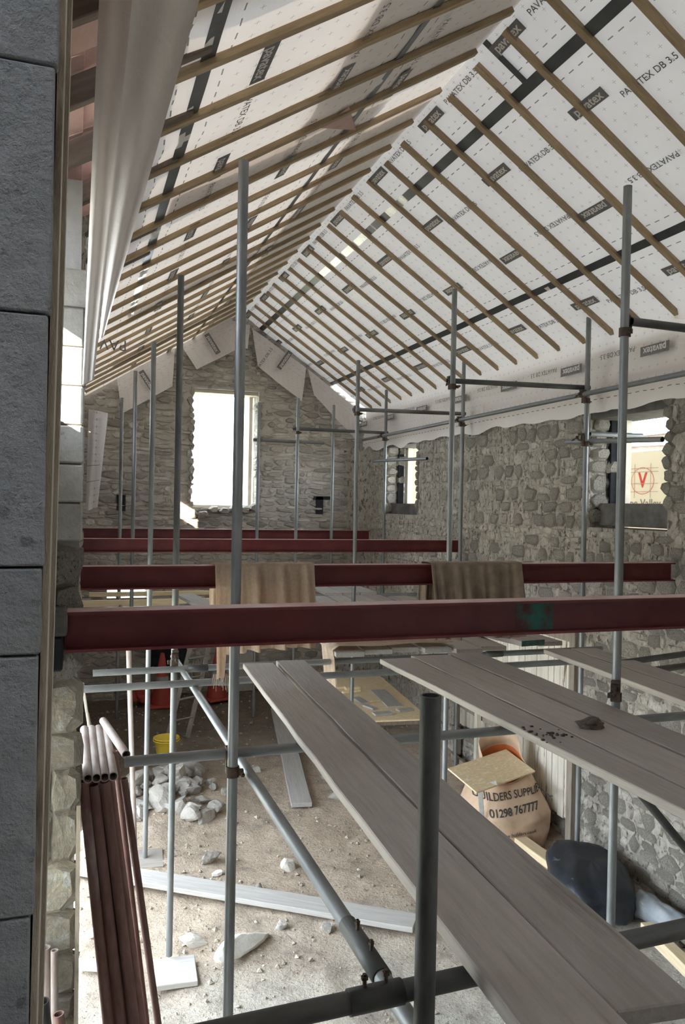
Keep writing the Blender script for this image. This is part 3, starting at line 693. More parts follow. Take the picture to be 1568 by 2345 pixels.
for k, (z, dy, lb) in enumerate(((4.36, .0, 'uppermost pale scaffold tube outside the near right window'), (4.22, .25, 'sloping pale scaffold tube outside the near right window, below the uppermost'), (4.10, -.1, 'lowest pale scaffold tube outside the near right window'))):
    tube('scaffold_tube', (6.3 + .1 * k, 4.6, z - dy * .3), (6.4 + .1 * k, 9.2, z + dy * .3), 'pale_tube', lb)

# ------------------------------------------------------------------ scaffold standards
def std(x, y, top, label, mt='galv', lean=(0, 0), foot=None, r=R_T):
    z0 = floor_z(x, y) + .01 if foot is None else foot
    return tube('scaffold_pole', (x - lean[0], y - lean[1], z0), (x, y, H0 + top), mt, label, None, r, cat='scaffold pole')
std(.71, 3.60, 1.57, 'tall scaffold pole in front of the gable window, nearest of the left row')
std(.725, 6.0, 1.69, 'scaffold pole standing on a pale sole board, second of the left row', foot=.06)
std(.69, 7.75, 1.52, 'scaffold pole rising behind the rubble heap, third of the left row', foot=.05)
std(.69, 10.2, 1.62, 'fourth scaffold pole of the left row, just left of the gable window')
std(.62, 11.85, 1.48, 'farthest and leftmost scaffold pole, close to the gable')
std(2.915, 3.70, 1.82, 'thick near scaffold pole on the right, standing before the near right window')
std(3.18, 6.36, 1.94, 'middle scaffold pole right of centre, reaching the roof battens')
std(3.19, 8.9, 1.73, 'scaffold pole left of the far right window, inner row')
std(3.17, 11.5, 1.59, 'thin far scaffold pole before the gable, right of its window')
std(2.57, 11.5, 1.49, 'thin far scaffold pole at the right edge of the gable window')
std(3.93, 12.1, 1.60, 'thin far scaffold pole nearest the right corner of the gable')
std(4.60, 6.36, 2.05, 'scaffold pole at the left side of the near right window')
std(4.60, 8.9, 1.82, 'scaffold pole standing close to the right wall between its windows')
std(4.60, 11.5, 1.81, 'scaffold pole crossing the left edge of the far right window')
std(.762, 1.60, -.425, 'dark open-topped scaffold pole cut short in the foreground', 'galv_dark', foot=.03)
tube('scaffold_tube', (.50, 7.9, H0 - 1.15), (.60, 7.86, .12), 'pale_tube', 'white leaning tube beside the third left pole, its foot in the rubble', cat='scaffold tube')
# ------------------------------------------------------------------ transoms, ledgers, braces
def deck(y): return H0 - 1.03 - .0385 * (y - 1.65)
def under(y): return deck(y) - .038 - R_T - .001
T = lambda p0, p1, lb, mt='galv', nm='scaffold_tube': tube(nm, p0, p1, mt, lb)
T((.02, 5.36, under(5.36)), (4.1, 5.40, under(5.36)), 'long horizontal tube under the far ends of the walkway boards')
T((.14, 5.95, under(5.95)), (4.52, 5.95, under(5.95)), 'horizontal tube behind the long one, meeting the second left pole')
T((.23, 3.665, H0 - 1.185), (4.7, 3.665, H0 - 1.19), 'horizontal tube clamped to the nearest left pole, passing under the boards')
T((.1, 1.655, H0 - 1.135), (2.2, 1.655, H0 - 1.085), 'thick dark horizontal tube across the bottom, behind the cut-off pole', 'galv_dark')
T((.79, 1.3, H0 - 1.25), (.79, 6.6, H0 - 1.288), 'long ledger running away from the bottom of the picture along the left poles')
T((3.0, 3.75, H0 - 1.5), (4.55, 3.78, .35), 'dark diagonal brace sloping down to the right wall', 'galv_dark')
T((3.85, 5.02, H0 - 1.19), (4.66, 5.05, H0 - 1.14), 'short dark tube end near the right wall, upper of two', 'galv_dark')
T((3.75, 4.72, H0 - 1.19), (4.76, 4.74, H0 - 1.14), 'dark tube end near the right wall, lower of two', 'galv_dark')
T((2.96, 3.70, H0 + 1.065), (4.7, 3.72, H0 + 1.055), 'upper cross tube running right from the thick near pole', 'galv_dark')
T((3.15, 6.41, H0 + 1.13), (4.66, 6.41, H0 + 1.165), 'upper cross tube from the middle pole to the near right window', 'galv_dark')
T((3.15, 8.95, H0 + 1.145), (4.66, 8.95, H0 + 1.175), 'upper cross tube before the membrane between the right windows')
T((3.1, 11.55, H0 + 1.13), (4.66, 11.55, H0 + 1.14), 'far upper cross tube left of the far right window', 'galv_dark')
T((2.5, 11.55, H0 + .935), (3.6, 11.55, H0 + .935), 'short far cross tube right of the gable window')
T((4.55, 3.0, H0 + 1.09), (4.55, 13.0 - .6, H0 + 1.085), 'long ledger tube running along the right wall below the membrane')
T((4.5, 11.75, H0 + .70), (4.56, 9.85, H0 + .65), 'short tube sticking out before the far right window')
T((4.66, 6.75, H0 + .67), (4.68, 5.42, H0 + .60), 'horizontal tube across the near right window')
T((4.66, 6.38, H0 + .72), (5.2, 6.30, H0 + .72), 'stub of tube poking out of the near right window')
# ------------------------------------------------------------------ couplers
def make_coupler():
    t = empty('scaffold_coupler')
    ring = [(.0255, -.024), (.031, -.024), (.031, .024), (.0255, .024)]
    a = MB(); a.lathe(ring, 18, None, True); a.box((0, .036, .03), (.05, .018, .10)); body = a.build('body', MT['clamp'], t)
    b = MB(); M = Matrix.Translation((0, .05, .06)) @ Matrix.Rotation(math.pi / 2, 4, 'Y')
    b.lathe(ring, 18, M, True); b.box((.0, .05, .095), (.046, .05, .012)); b.build('flap', MT['clamp'], t)
    for (p, d) in (((.036, -.018, 0), (0, -.06, 0)), ((0, .085, .062), (0, .05, -.035))):
        c = MB(); c.tube(p, Vector(p) + Vector(d), .005, 8); c.box(p, (.022, .02, .026)); bo = c.build('bolt', MT['clamp'], t)
        MB().tube(Vector(p) + Vector(d) * .55, Vector(p) + Vector(d) * .75, .011, 6).build('nut', MT['clamp'], bo)
    return t
cp = make_coupler(); first = True
for (x, y, z, rz, flip, lb) in (
    (.71, 3.60, H0 - 1.25, 0, 0, 'rusty coupler on the nearest left pole under its cross tube'),
    (2.915, 3.70, H0 - 1.06, 2.4, 0, 'rusty coupler on the thick right pole just above the boards'),
    (2.915, 3.70, H0 + 1.00, -.9, 0, 'coupler high on the thick right pole beside the roof'),
    (3.18, 6.36, H0 + 1.07, 0, 0, 'coupler high on the middle pole'),
    (3.19, 8.9, H0 + 1.09, 0, 0, 'coupler high on the pole left of the far right window'),
    (4.60, 6.36, H0 + 1.03, 1.57, 0, 'coupler holding the long ledger at the near right window'),
    (4.60, 8.9, H0 + 1.03, 1.57, 0, 'coupler holding the long ledger between the right windows'),
    (4.60, 11.5, H0 + 1.03, 1.57, 0, 'coupler holding the long ledger at the far right window'),
    (.725, 6.0, H0 - 1.22, 3.14, 0, 'coupler on the second left pole where two cross tubes meet'),
    (3.17, 11.5, H0 + 1.07, 0, 0, 'small coupler high on the far pole before the gable'),
    (4.60, 6.36, H0 + .62, 1.2, 0, 'coupler on the tube across the near right window')):
    c = cp if first else copy_tree(cp); first = False
    c.location = (x, y, z); c.rotation_euler = (0, 0, rz); tag(c, lb, 'coupler', 'scaffold couplers')
def sleeve(p0, p1, lb):
    t = empty('tube_sleeve', p0); d, q = aligned(p0, p1); L = d.length
    t.rotation_mode = 'QUATERNION'; t.rotation_quaternion = q
    MB().lathe([(.0285, 0), (.0285, L), (.0245, L), (.0245, 0)], 18, None, True).build('sleeve', MT['galv_dark'], t, True)
    for k in (.3, .7):
        bo = MB().tube((0, .02, L * k), (0, .058, L * k), .005, 8).build('bolt', MT['clamp'], t); MB().tube((0, .045, L * k), (0, .053, L * k), .0085, 6).build('nut', MT['clamp'], bo)
    tag(t, lb, 'coupler')
sleeve((.79, 1.92, H0 - 1.2545), (.79, 2.2, H0 - 1.2565), 'long sleeve with two bolts joining the ledger near the bottom')
sleeve((.95, 5.37, under(5.36)), (1.08, 5.37, under(5.36)), 'rusty sleeve on the long cross tube near the left poles')
sleeve((.82, 5.95, under(5.95)), (.97, 5.95, under(5.95)), 'grey sleeve on the cross tube at the second left pole')
sleeve((.60, 1.655, H0 - 1.123), (.73, 1.655, H0 - 1.1195), 'dark sleeve on the bottom cross tube left of the cut-off pole')
sleeve((3.35, 5.95, under(5.95)), (3.5, 5.95, under(5.95)), 'sleeve on the rear cross tube beneath the right boards')

# ------------------------------------------------------------------ walkway boards
def B(p0, p1, w, lb, mt='board', w1=None, g=None, dz=0, t=.038):
    return plank('scaffold_board', (p0[0], p0[1], deck(p0[1]) + dz), (p1[0], p1[1], deck(p1[1]) + dz), w, t, mt, lb, g, None, w1=w1)
B((.932, 1.12), (1.297, 5.68), .214, 'left board of the near two-board walkway running to the centre', 'board', .224)
B((1.150, 1.305), (1.557, 5.74), .190, 'right board of the near two-board walkway, its near end in view', 'board', .215)
B((2.105, 2.0), (2.371, 5.60), .15, 'left board of the three-board walkway on the right', 'board', .275)
B((2.325, 2.0), (2.685, 5.67), .255, 'middle board of the three-board walkway, dried mud on it', 'board', .318)
B((2.575, 2.0), (3.000, 5.70), .20, 'right board of the three-board walkway', 'board', .270)
B((3.30, 2.6), (3.862, 5.68), .23, 'left board of the pair at the right edge of the picture', 'board')
B((3.54, 2.6), (4.115, 5.66), .23, 'right board of the pair at the right edge of the picture', 'board')
xs = [2.02, 2.28, 2.53, 2.78, 3.03, 3.28]
names = ['leftmost', 'second', 'third', 'fourth', 'fifth', 'rightmost']
for i, x in enumerate(xs):
    plank('scaffold_board', (x + .04, 5.80 + .05 * (i % 3) - (.12 if i > 3 else 0), H0 - 1.16), (x + .45, 9.7, H0 - 1.19), .232, .038, 'board_pale' if i < 4 else 'board', names[i] + ' board of the far platform behind the walkways', 'far platform boards')
plank('scaffold_board', (3.62, 5.66, H0 - 1.10), (3.42, 7.4, H0 - 1.12), .235, .045, 'board', 'thick board with a green end lying on the far platform')
mb = MB().box((0, 0, 0), (.236, .004, .046)); o = mb.build('painted_end', MT['green_paint']); 
gb = [q for q in bpy.data.objects if q.get('label') == 'thick board with a green end lying on the far platform'][0]; o.parent = gb; o.location = (0, -.001, -.0225)
plank('scaffold_board', (3.85, 5.75, H0 - 1.135), (3.98, 9.4, H0 - 1.17), .232, .038, 'board', 'lone board beside the right wall beyond the walkways')
for i, x in enumerate((3.3, 3.55, 3.8)):
    plank('scaffold_board', (x, 10.0, H0 - 1.19), (x + .15, 12.5, H0 - 1.2), .235, .038, 'board_pale', ['left', 'middle', 'right'][i] + ' board of the farthest platform below the gable')
tube('scaffold_tube', (1.2, 8.3, H0 - 1.255), (4.5, 8.3, H0 - 1.255), 'galv', 'tube carrying the middle of the far platform')
tube('scaffold_tube', (1.2, 9.55, H0 - 1.255), (4.5, 9.55, H0 - 1.255), 'galv', 'tube carrying the back of the far platform')
tube('scaffold_tube', (2.6, 12.2, H0 - 1.262), (4.6, 12.2, H0 - 1.262), 'galv', 'tube carrying the farthest platform')
tube('scaffold_tube', (2.6, 10.2, H0 - 1.255), (4.6, 10.2, H0 - 1.255), 'galv', 'tube carrying the front of the farthest platform')
plank('timber_length', (.1, 11.0, H0 - 1.35), (1.95, 11.0, H0 - 1.35), .06, .09, 'timber', 'pale timber lying across the far scaffold below the beams, front of two', cat='timber')
plank('timber_length', (.2, 11.4, H0 - 1.29), (2.0, 11.4, H0 - 1.29), .06, .06, 'timber', 'thin timber lying across the far scaffold, rear of two', cat='timber')
tube('scaffold_tube', (.6, 10.25, H0 - 1.465), (.6, 12.0, H0 - 1.40), 'galv', 'far ledger carrying the pale timbers')
plank('scaffold_board', (1.55, 8.2, H0 - 1.19), (1.35, 10.2, H0 - 1.19), .23, .038, 'board_pale', 'pale board left of the far platform behind the hessian')
def clump(name, loc, r, label, mt, n=3, sq=.5, seed=0, cat='mud'):
    bm = bmesh.new(); bmesh.ops.create_icosphere(bm, subdivisions=n, radius=1)
    for q in bm.verts:
        d = 1 + .45 * noise.noise(q.co * 1.7 + Vector((seed, 0, 0))) + .22 * noise.noise(q.co * 4.5 + Vector((0, seed, 0))); q.co = Vector((q.co.x * r[0] * d, q.co.y * r[1] * d, max(q.co.z, -.35) * r[2] * d))
    me = bpy.data.meshes.new(name); bm.to_mesh(me); bm.free()
    o = obj(name, me, MT[mt], None, False, loc)
    if label: tag(o, label, cat)
    return o
clump('mud_clump', (2.46, 3.31, deck(3.31) + .012), (.075, .05, .035), 'dark dried mud clump on the middle board of the three-board walkway', 'soil_clump', seed=3)
rg = random.Random(5)
mb = MB()
for k in range(26):
    x, y = 2.15 + rg.gauss(0, .05), 3.25 + rg.gauss(0, .07); s_ = rg.uniform(.003, .009); mb.box((x, y, deck(y) + s_ * .4), (s_ * 2, s_ * 1.6, s_))
o = mb.build('mud_crumbs', MT['soil_clump']); tag(o, 'scatter of dark mud crumbs on the left board of the three-board walkway', 'mud', kind='stuff')

# ------------------------------------------------------------------ red steel beams
def beam(x0, x1, y, ztop, lb, hgt=.152, wid=.115):
    t = empty('steel_beam', (x0, y, ztop - hgt)); tf, tw = .011, .007; L = x1 - x0
    MB().box((L / 2, wid / 2, hgt - tf / 2), (L, wid, tf)).build('top_flange', MT['red'], t)
    MB().box((L / 2, wid / 2, hgt + .0008), (L, wid - .004, .0016)).build('pale_top', MT['red_top'], t)  # thin paler pinkish skin on the top flange
    MB().box((L / 2, wid / 2, tf / 2), (L, wid, tf)).build('bottom_flange', MT['red'], t)
    MB().box((L / 2, wid / 2, hgt / 2), (L, tw, hgt - 2 * tf)).build('web', MT['red'], t)
    tag(t, lb, 'beam', 'red steel beams'); return t
bz = H0 - .424
b1 = beam(-.03, XW + .02, 3.10, bz, 'nearest dark red steel beam, with a green paint mark')
b2 = beam(.04, XW - .06, 5.32, bz - .012, 'second red steel beam from the camera, hessian hung over it')
b3 = beam(.02, XW - .12, 9.05, bz - .01, 'third red steel beam, ending beside the middle scaffold pole')
b4 = beam(.02, XW - .2, 12.15, bz - .005, 'farthest red steel beam, just below the gable window')
m, nt, p = nmat('green smear'); 
q = MB().box((2.05, .0535, .076), (.20, .001, .126)).build('paint_mark', MT['green_paint'], b1)
me = bevel(MB().box((0, 0, 0), (.16, .16, .10)).mesh('padstone_pocket_shade'), .015, 2); o = obj('padstone_pocket_shade', me, MT['dark_stone'], wl); o.location = (-.10, 3.17, bz - .04)
me = bevel(MB().box((0, 0, 0), (.14, .15, .13)).mesh('padstone_pocket_shade'), .008, 1); o = obj('padstone_pocket_shade', me, MT['cloth_shade_black'], wl); o.location = (-.105, 3.17, bz - .155)  # black block stands for the shade in the beam's wall pocket

# ------------------------------------------------------------------ hessian
def hessian(name, x0, x1, yb, ztop, drop_f, drop_b, mt, lb, folds, seed, flare=.03):
    nu, nf = 90, 34; w = .115; mb = MB(); path = []
    for k in range(nf + 1): path.append((0, 1 - k / nf))            # back, bottom to top
    for k in range(1, 7): path.append((1, k / 7))
    for k in range(nf + 1): path.append((2, k / nf))
    for (seg, t) in path:
        for i in range(nu + 1):
            u = i / nu; x = x0 + (x1 - x0) * u
            fo = sum(a * math.sin(f * u * 6.283 + p_) for f, a, p_ in folds)
            fo = math.copysign(abs(fo) ** .8, fo); n1 = fn(u * 6, seed, t * 2)
            lift = .006 * (1 + fn(u * 11, seed + 3)) + .004
            if seg == 1: q = (x, yb + w - w * t, ztop + lift + .004 * math.sin(math.pi * t))
            else:
                df = drop_f(u) if seg == 2 else drop_b(u); z = ztop + lift - df * t
                am = flare * (.18 + .82 * min(1, t * 1.8)); sgn = -1 if seg == 2 else 1
                yy = (yb if seg == 2 else yb + w) + sgn * (.008 + am * (.55 + .45 * fo) + .006 * n1)
                q = (x + .02 * t * fn(u * 4, seed + 8, t) + .012 * fo * t, yy, z)
            mb.v.append(q)
    for j in range(len(path) - 1):
        for i in range(nu): a = j * (nu + 1) + i; mb.f.append((a, a + 1, a + nu + 2, a + nu + 1))
    o = mb.build(name, MT[mt], None, True); md = o.modifiers.new('thick', 'SOLIDIFY'); md.thickness = .003; md.offset = 1
    tag(o, lb, 'cloth'); return o
h1 = hessian('hessian_cloth', .90, 1.60, 5.32, bz - .0105, lambda u: .76 if u < .12 else (.58 + .03 * fn(u * 6, 1)) if u > .3 else .60, lambda u: .42 + .05 * fn(u * 4, 2), 'burlap', 'tan hessian cloth hung over the second beam behind the tall pole',
             [(3.3, .5, .3), (7.7, .6, 1.2), (12, .3, 2)], 1, .10)
mb = MB(); rg = random.Random(8)
for k in range(16):
    x = .905 + .006 * k; z = bz - .76; L = rg.uniform(.03, .10); mb.tube((x, 5.292 + rg.uniform(-.01, .01), z + .02), (x + rg.uniform(-.015, .015), 5.29, z - L), .0012, 5)
mb.build('fringe', MT['burlap'], h1)
h2 = hessian('hessian_cloth', 2.50, 3.27, 5.32, bz - .0105, lambda u: .56 + .08 * fn(u * 3, 4), lambda u: .45, 'burlap_dark', 'dirty dark brown hessian hung over the second beam right of centre',
             [(3.2, .6, .9), (7.1, .5, 2.2), (11, .3, .4)], 6, .09)
# hessian lying on the far platform and falling over its edge
mb = MB(); nu, nv = 70, 26
for j in range(nv + 1):
    for i in range(nu + 1):
        u, t = i / nu, j / nv; s_ = -.42 + 1.42 * u; wv = (t - .5) * (.34 - .1 * abs(u - .4))
        if s_ < 0: x, z = 1.985 + .02 * s_ + .02 * math.sin(-s_ * 8), H0 - 1.14 + s_; 
        else: x, z = 1.985 + s_ * 1.0, H0 - 1.140
        rip = .028 * (.55 + .45 * math.sin(t * 21 + 3 * fn(u * 2.2, .4) + u * 2.5)) + .02 * (1 + fn(u * 5, t * 3, 2))
        y = 6.02 + wv + .05 * fn(u * 2.4, 5) + (.25 * s_ if s_ < 0 else 0)
        if s_ < 0: x -= rip; 
        else: z += rip * (1 - .6 * abs(t - .5) * 2)
        mb.v.append((x, y, z))
for j in range(nv):
    for i in range(nu): a = j * (nu + 1) + i; mb.f.append((a, a + 1, a + nu + 2, a + nu + 1))
o = mb.build('hessian_cloth', MT['burlap'], None, True); md = o.modifiers.new('thick', 'SOLIDIFY'); md.thickness = .004; md.offset = 1
tag(o, 'crumpled tan hessian lying on the far platform and falling over its left edge', 'cloth')

# ------------------------------------------------------------------ tubes leaning at the left wall
rg = random.Random(3)
ord_ = ['first', 'second', 'third', 'fourth', 'fifth', 'sixth', 'seventh']
for k in range(6):
    xt = .055 + .0225 * k; xb = .30 + .035 * k
    tube('rusty_tube', (xb, 3.80 + .05 * (k % 2), floor_z(xb, 3.8) + .01), (xt, 3.72 + .05 * (k % 2), H0 - 1.275 - .01 * (k % 3)), 'rust', ord_[k] + ' rusty tube from the wall in the bundle leaning at the left jamb', 'leaning rusty tubes')
tube('rusty_tube', (.56, 3.95, .02), (.235, 3.78, H0 - 1.30), 'rust', 'thin rusty tube standing apart right of the leaning bundle', r=.017, cat='scaffold tube')
tube('rusty_tube', (.49, 4.05, .02), (.20, 3.95, H0 - 1.22), 'rust', 'dark rusty rod between the leaning bundle and the lone tube', r=.014)
tube('rusty_tube', (.52, 4.5, .02), (.155, 4.0, H0 - 1.7), 'pale_tube', 'limed tube crossing low behind the leaning bundle', r=.018)
for k in range(4):
    x = .065 + .036 * k
    tube('short_tube', (x + .008, 3.66, H0 - 1.245), (x, 4.42, H0 - 1.235), 'pale_tube', ord_[k] + ' pale short tube from the wall, lying on top of the leaning bundle', 'short tubes on the bundle', r=.0215)
tube('short_tube', (.245, 3.80, H0 - 1.195), (.16, 4.4, H0 - 1.19), 'pale_tube', 'pale short tube lying askew beside the other four', r=.02)
for (p0, p1, mt, lb, r) in (((.09, 3.13, .02), (-.085, 2.98, H0 - 1.80), 'black_tube', 'black open tube leaning at the bottom left corner', .024),
                         ((.0, 3.19, .02), (-.085, 3.19, H0 - 1.72), 'pale_tube', 'pinkish white tube behind the black one at bottom left', .022),
                         ((-.02, 3.16, .02), (-.048, 3.16, H0 - 1.72), 'pale_tube', 'thin white tube right of the black one at bottom left', .014),
                         ((.19, 3.12, .02), (-.03, 3.10, H0 - 1.93), 'rust', 'upper brown tube of two leaning at bottom left', .02),
                         ((.14, 3.06, .02), (-.04, 3.04, H0 - 2.0), 'rust', 'lower brown tube of two leaning at bottom left', .02)):
    tube('leaning_tube', p0, p1, mt, lb, r=r)
plank('timber_lath', (.40, 6.9, .05), (.085, 6.25, H0 - 1.40), .05, .02, 'frame', 'pale thin lath leaning in the dark behind the left jamb', up=(1, 0, .1), cat='timber')
plank('timber_lath', (.50, 7.1, .05), (.13, 6.5, H0 - 1.70), .06, .02, 'timber_old', 'grey lath leaning behind the left jamb beside the pale one', up=(1, 0, .1), cat='timber')

# ------------------------------------------------------------------ things on the earth floor
def gz(x, y, d=0): return floor_z(x, y) + d
plank('floor_plank', (2.98, 11.6, gz(2.98, 11.6, .06)), (2.46, 8.45, gz(2.46, 8.45, .075)), .235, .05, 'board_pale', 'pale plank lying on the earth beside the near walkway, pointing at the gable')
plank('floor_plank', (.06, 7.68, .10), (2.70, 5.87, .09), .235, .045, 'board_pale', 'long white plank lying across the earth from left wall to the cut-off pole')
plank('floor_plank', (.06, 6.1, .07), (.42, 5.95, .06), .12, .03, 'board_pale', 'short pale batten on the earth behind the rusty tubes')
plank('sole_board', (.60, 5.82, .055), (.90, 5.80, .055), .34, .04, 'board_pale', 'square pale sole board under the second left pole')
plank('sole_board', (.45, 7.75, .05), (.86, 7.72, .05), .40, .03, 'board', 'damp square sole board under the third left pole')
def rock(loc, r, mt, seed, rot=0):
    bm = bmesh.new(); bmesh.ops.create_icosphere(bm, subdivisions=3, radius=1); rg = random.Random(seed)
    pl = [Vector((rg.gauss(0, 1), rg.gauss(0, 1), rg.gauss(0, 1))).normalized() for _ in range(11)]
    for q in bm.verts:
        c = q.co.copy()
        for n_ in pl:
            d = c.dot(n_)
            if d > .5: c -= n_ * (d - .5) * .97
        c *= 1 + .10 * noise.noise(q.co * 2.5 + Vector((seed, 0, 0))); q.co = Vector((c.x * r[0], c.y * r[1], c.z * r[2]))
    me = bpy.data.meshes.new('rock'); bm.to_mesh(me); bm.free()
    o = obj('rubble_stone', me, MT[mt], None, False, loc); o.rotation_euler = (rg.uniform(-.2, .2), rg.uniform(-.2, .2), rot); return o
rg = random.Random(21)
heap = []
for k in range(46):                                                 # the heap
    a = rg.uniform(0, 6.283); d = rg.random() ** .6; x, y = 1.05 + .62 * d * math.cos(a), 8.95 + .62 * d * math.sin(a)
    s_ = rg.uniform(.08, .21) * (1.2 - .35 * d); lay = rg.choice((0, 0, .06, .13)) * (1 - d)
    o = rock((x, y, gz(x, y, s_ * .35 + lay)), (s_, s_ * rg.uniform(.7, 1.1), s_ * rg.uniform(.55, .85)), 'rock', 100 + k, rg.uniform(0, 6))
    tag(o, 'pale broken stone in the rubble heap in front of the yellow bucket', 'stone', 'stones of the rubble heap'); heap.append((o, s_))
for key, lb in ((lambda q: -q[1], 'largest broken stone of the rubble heap in front of the yellow bucket'), (lambda q: -q[0].location.z, 'stone on the very top of the rubble heap'), (lambda q: q[0].location.x, 'leftmost stone of the rubble heap, nearest the left wall'),
                (lambda q: -q[0].location.x, 'rightmost stone of the rubble heap, nearest the pale floor plank'), (lambda q: q[0].location.y, 'nearest stone at the front of the rubble heap'), (lambda q: -q[0].location.y, 'rearmost stone of the rubble heap, beside the yellow bucket')):
    heap.sort(key=key); q = heap.pop(0); q[0]['label'] = lb
for (x, y, r, mt, rot, lb) in ((1.33, 5.98, (.36, .12, .10), 'rock_white', .55, 'long white stone slab lying on the earth beside the nearest left pole'),
    (.93, 6.22, (.15, .10, .07), 'rock_white', .2, 'rough white stone just behind the second left pole'),
    (1.66, 6.22, (.07, .06, .06), 'rock', .2, 'small grey stone at the end of the long white slab'),
    (1.98, 7.25, (.11, .10, .09), 'rock_white', .8, 'pale stone lying alone on the earth left of the walkway'),
    (1.28, 7.55, (.16, .09, .09), 'rock', .5, 'brown stone on the earth behind the nearest left pole'),
    (1.30, 7.25, (.09, .06, .04), 'rock_white', .1, 'flat pale stone on the earth just left of the nearest pole'),
    (.82, 7.3, (.07, .05, .05), 'rock', .4, 'small stone on the earth right of the damp sole board'),
    (.62, 7.25, (.06, .05, .04), 'rock_white', .4, 'smallest pale stone near the damp sole board'),
    (2.15, 9.5, (.09, .09, .07), 'rock', .4, 'stone between the pale floor plank and the rubble'),
    (2.95, 8.6, (.14, .11, .08), 'rock', .4, 'flat stone right of the pale floor plank'),
    (3.0, 9.2, (.12, .08, .08), 'rock', 1.1, 'stone under the walkway right of the pale floor plank'),
    (1.98, 6.05, (.08, .07, .05), 'rock', 1.1, 'brown stone beyond the end of the long white plank'),
    (1.9, 3.9, (.09, .06, .05), 'rock_white', .2, 'white stone at the bottom of the picture right of the cut-off pole'),
    (1.1, 4.7, (.09, .05, .04), 'rock_white', .2, 'white stone at the bottom beside the bottom cross tube'),
    (1.62, 6.9, (.06, .05, .04), 'rock', .3, 'small grey stone beyond the white plank'),
    (1.45, 6.75, (.10, .06, .05), 'rock', .9, 'grey stone beside the white plank behind the nearest pole'),
    (.18, 6.55, (.08, .07, .06), 'rock_white', .9, 'white stone beside the rusty tubes'),
    (.17, 8.3, (.12, .1, .12), 'rock_white', .9, 'white stone at the foot of the left wall, upper of two'),
    (.15, 7.9, (.10, .1, .08), 'rock_white', .3, 'white stone at the foot of the left wall, lower of two')):
    o = rock((x, y, gz(x, y, r[2] * .45)), r, mt, int(x * 1000 + y * 10), rot); tag(o, lb, 'stone')
# loose gravel, too small and too many to count
mb = MB(); rg = random.Random(77)
oct_f = [(0, 2, 4), (2, 1, 4), (1, 3, 4), (3, 0, 4), (2, 0, 5), (1, 2, 5), (3, 1, 5), (0, 3, 5)]
for k in range(3600):
    x = rg.uniform(.06, 4.7); y = 3.2 + 9.6 * rg.random() ** .9
    if fn(x * .8, y * .8, 2) + .25 * rg.random() < -.02 and k % 3: continue
    s_ = .006 + .022 * rg.random() ** 3 + (.015 if rg.random() < .05 else 0); z = gz(x, y, s_ * .3)
    M = Matrix.Translation((x, y, z)) @ Matrix.Rotation(rg.uniform(0, 6), 4, 'Z') @ Matrix.Rotation(rg.uniform(-.6, .6), 4, 'X')
    mb.add([(-s_, 0, 0), (s_ * rg.uniform(.7, 1.3), 0, 0), (0, -s_ * rg.uniform(.6, 1.2), 0), (0, s_, 0), (0, 0, s_ * rg.uniform(.5, .9)), (0, 0, -s_ * .6)], [(0, 2, 4), (2, 1, 4), (1, 3, 4), (3, 0, 4), (2, 0, 5), (1, 2, 5), (3, 1, 5), (0, 3, 5)], M)
o = mb.build('gravel', MT['gravel']); tag(o, 'loose gravel and crumbs strewn over the earth floor', 'gravel', kind='stuff')
# yellow bucket
bk = empty('bucket', (1.10, 9.75, gz(1.1, 9.75, .13))); tag(bk, 'yellow plastic bucket behind the rubble heap', 'bucket')
MB().lathe([(.105, 0), (.15, .25), (.158, .25), (.158, .262), (.145, .262), (.10, .01), (.0005, .01)], 28, None).build('bucket_body', MT['yellow'], bk, True)
MB().lathe([(.152, .225), (.163, .225), (.163, .238), (.153, .238)], 28, None, True).build('rim', MT['yellow'], bk, True)
mb = MB(); pr = None
for k in range(15):
    a = math.pi * k / 14; q = Vector((.16 * math.cos(a), -.05 - .12 * math.sin(a) * .2 , .235 - .13 * math.sin(a)))
    if pr: mb.tube(pr, q, .003, 6)
    pr = q
mb.build('handle', MT['galv'], bk)
# cones
def cone(x, y, lb, rz=0):
    t = empty('traffic_cone', (x, y, gz(x, y, .02)), (0, 0, rz)); tag(t, lb, 'traffic cone', 'traffic cones by the gable')
    me = bevel(MB().box((0, 0, .02), (.42, .42, .04)).mesh('base'), .012); obj('base', me, MT['cone'], t)
    prof = lambda z: .165 - .135 * (z - .04) / .76
    MB().lathe([(prof(.04), .04), (prof(.30), .30), (prof(.31), .31)], 28).build('lower_body', MT['cone'], t, True)
    MB().lathe([(prof(.30) + .002, .30), (prof(.46) + .002, .46)], 28).build('band', MT['cone_band'], t, True)
    MB().lathe([(prof(.46), .46), (prof(.80), .80), (.022, .81), (.018, .70)], 28).build('upper_body', MT['cone'], t, True)
cone(1.30, 12.25, 'faded red traffic cone left, behind the second left pole'); cone(2.18, 12.45, 'faded red traffic cone right, below the hessian fringe', .3)
clump('dark_coat', (1.42, 12.72, gz(1.42, 12.72, .75)), (.30, .10, .60), 'black cloth heaped against the gable behind the left cone', 'cloth_shade_black', seed=12, cat='cloth')
mb = MB(); me = bevel(MB().box((0, 0, 0), (.35, .25, .45)).mesh('rubble_sack'), .04, 2)
clump('tool_bag', (1.02, 12.5, gz(1.0, 12.5, .15)), (.16, .12, .2), 'dark red and grey bag on the earth left of the left cone', 'cone', seed=5, cat='bag')
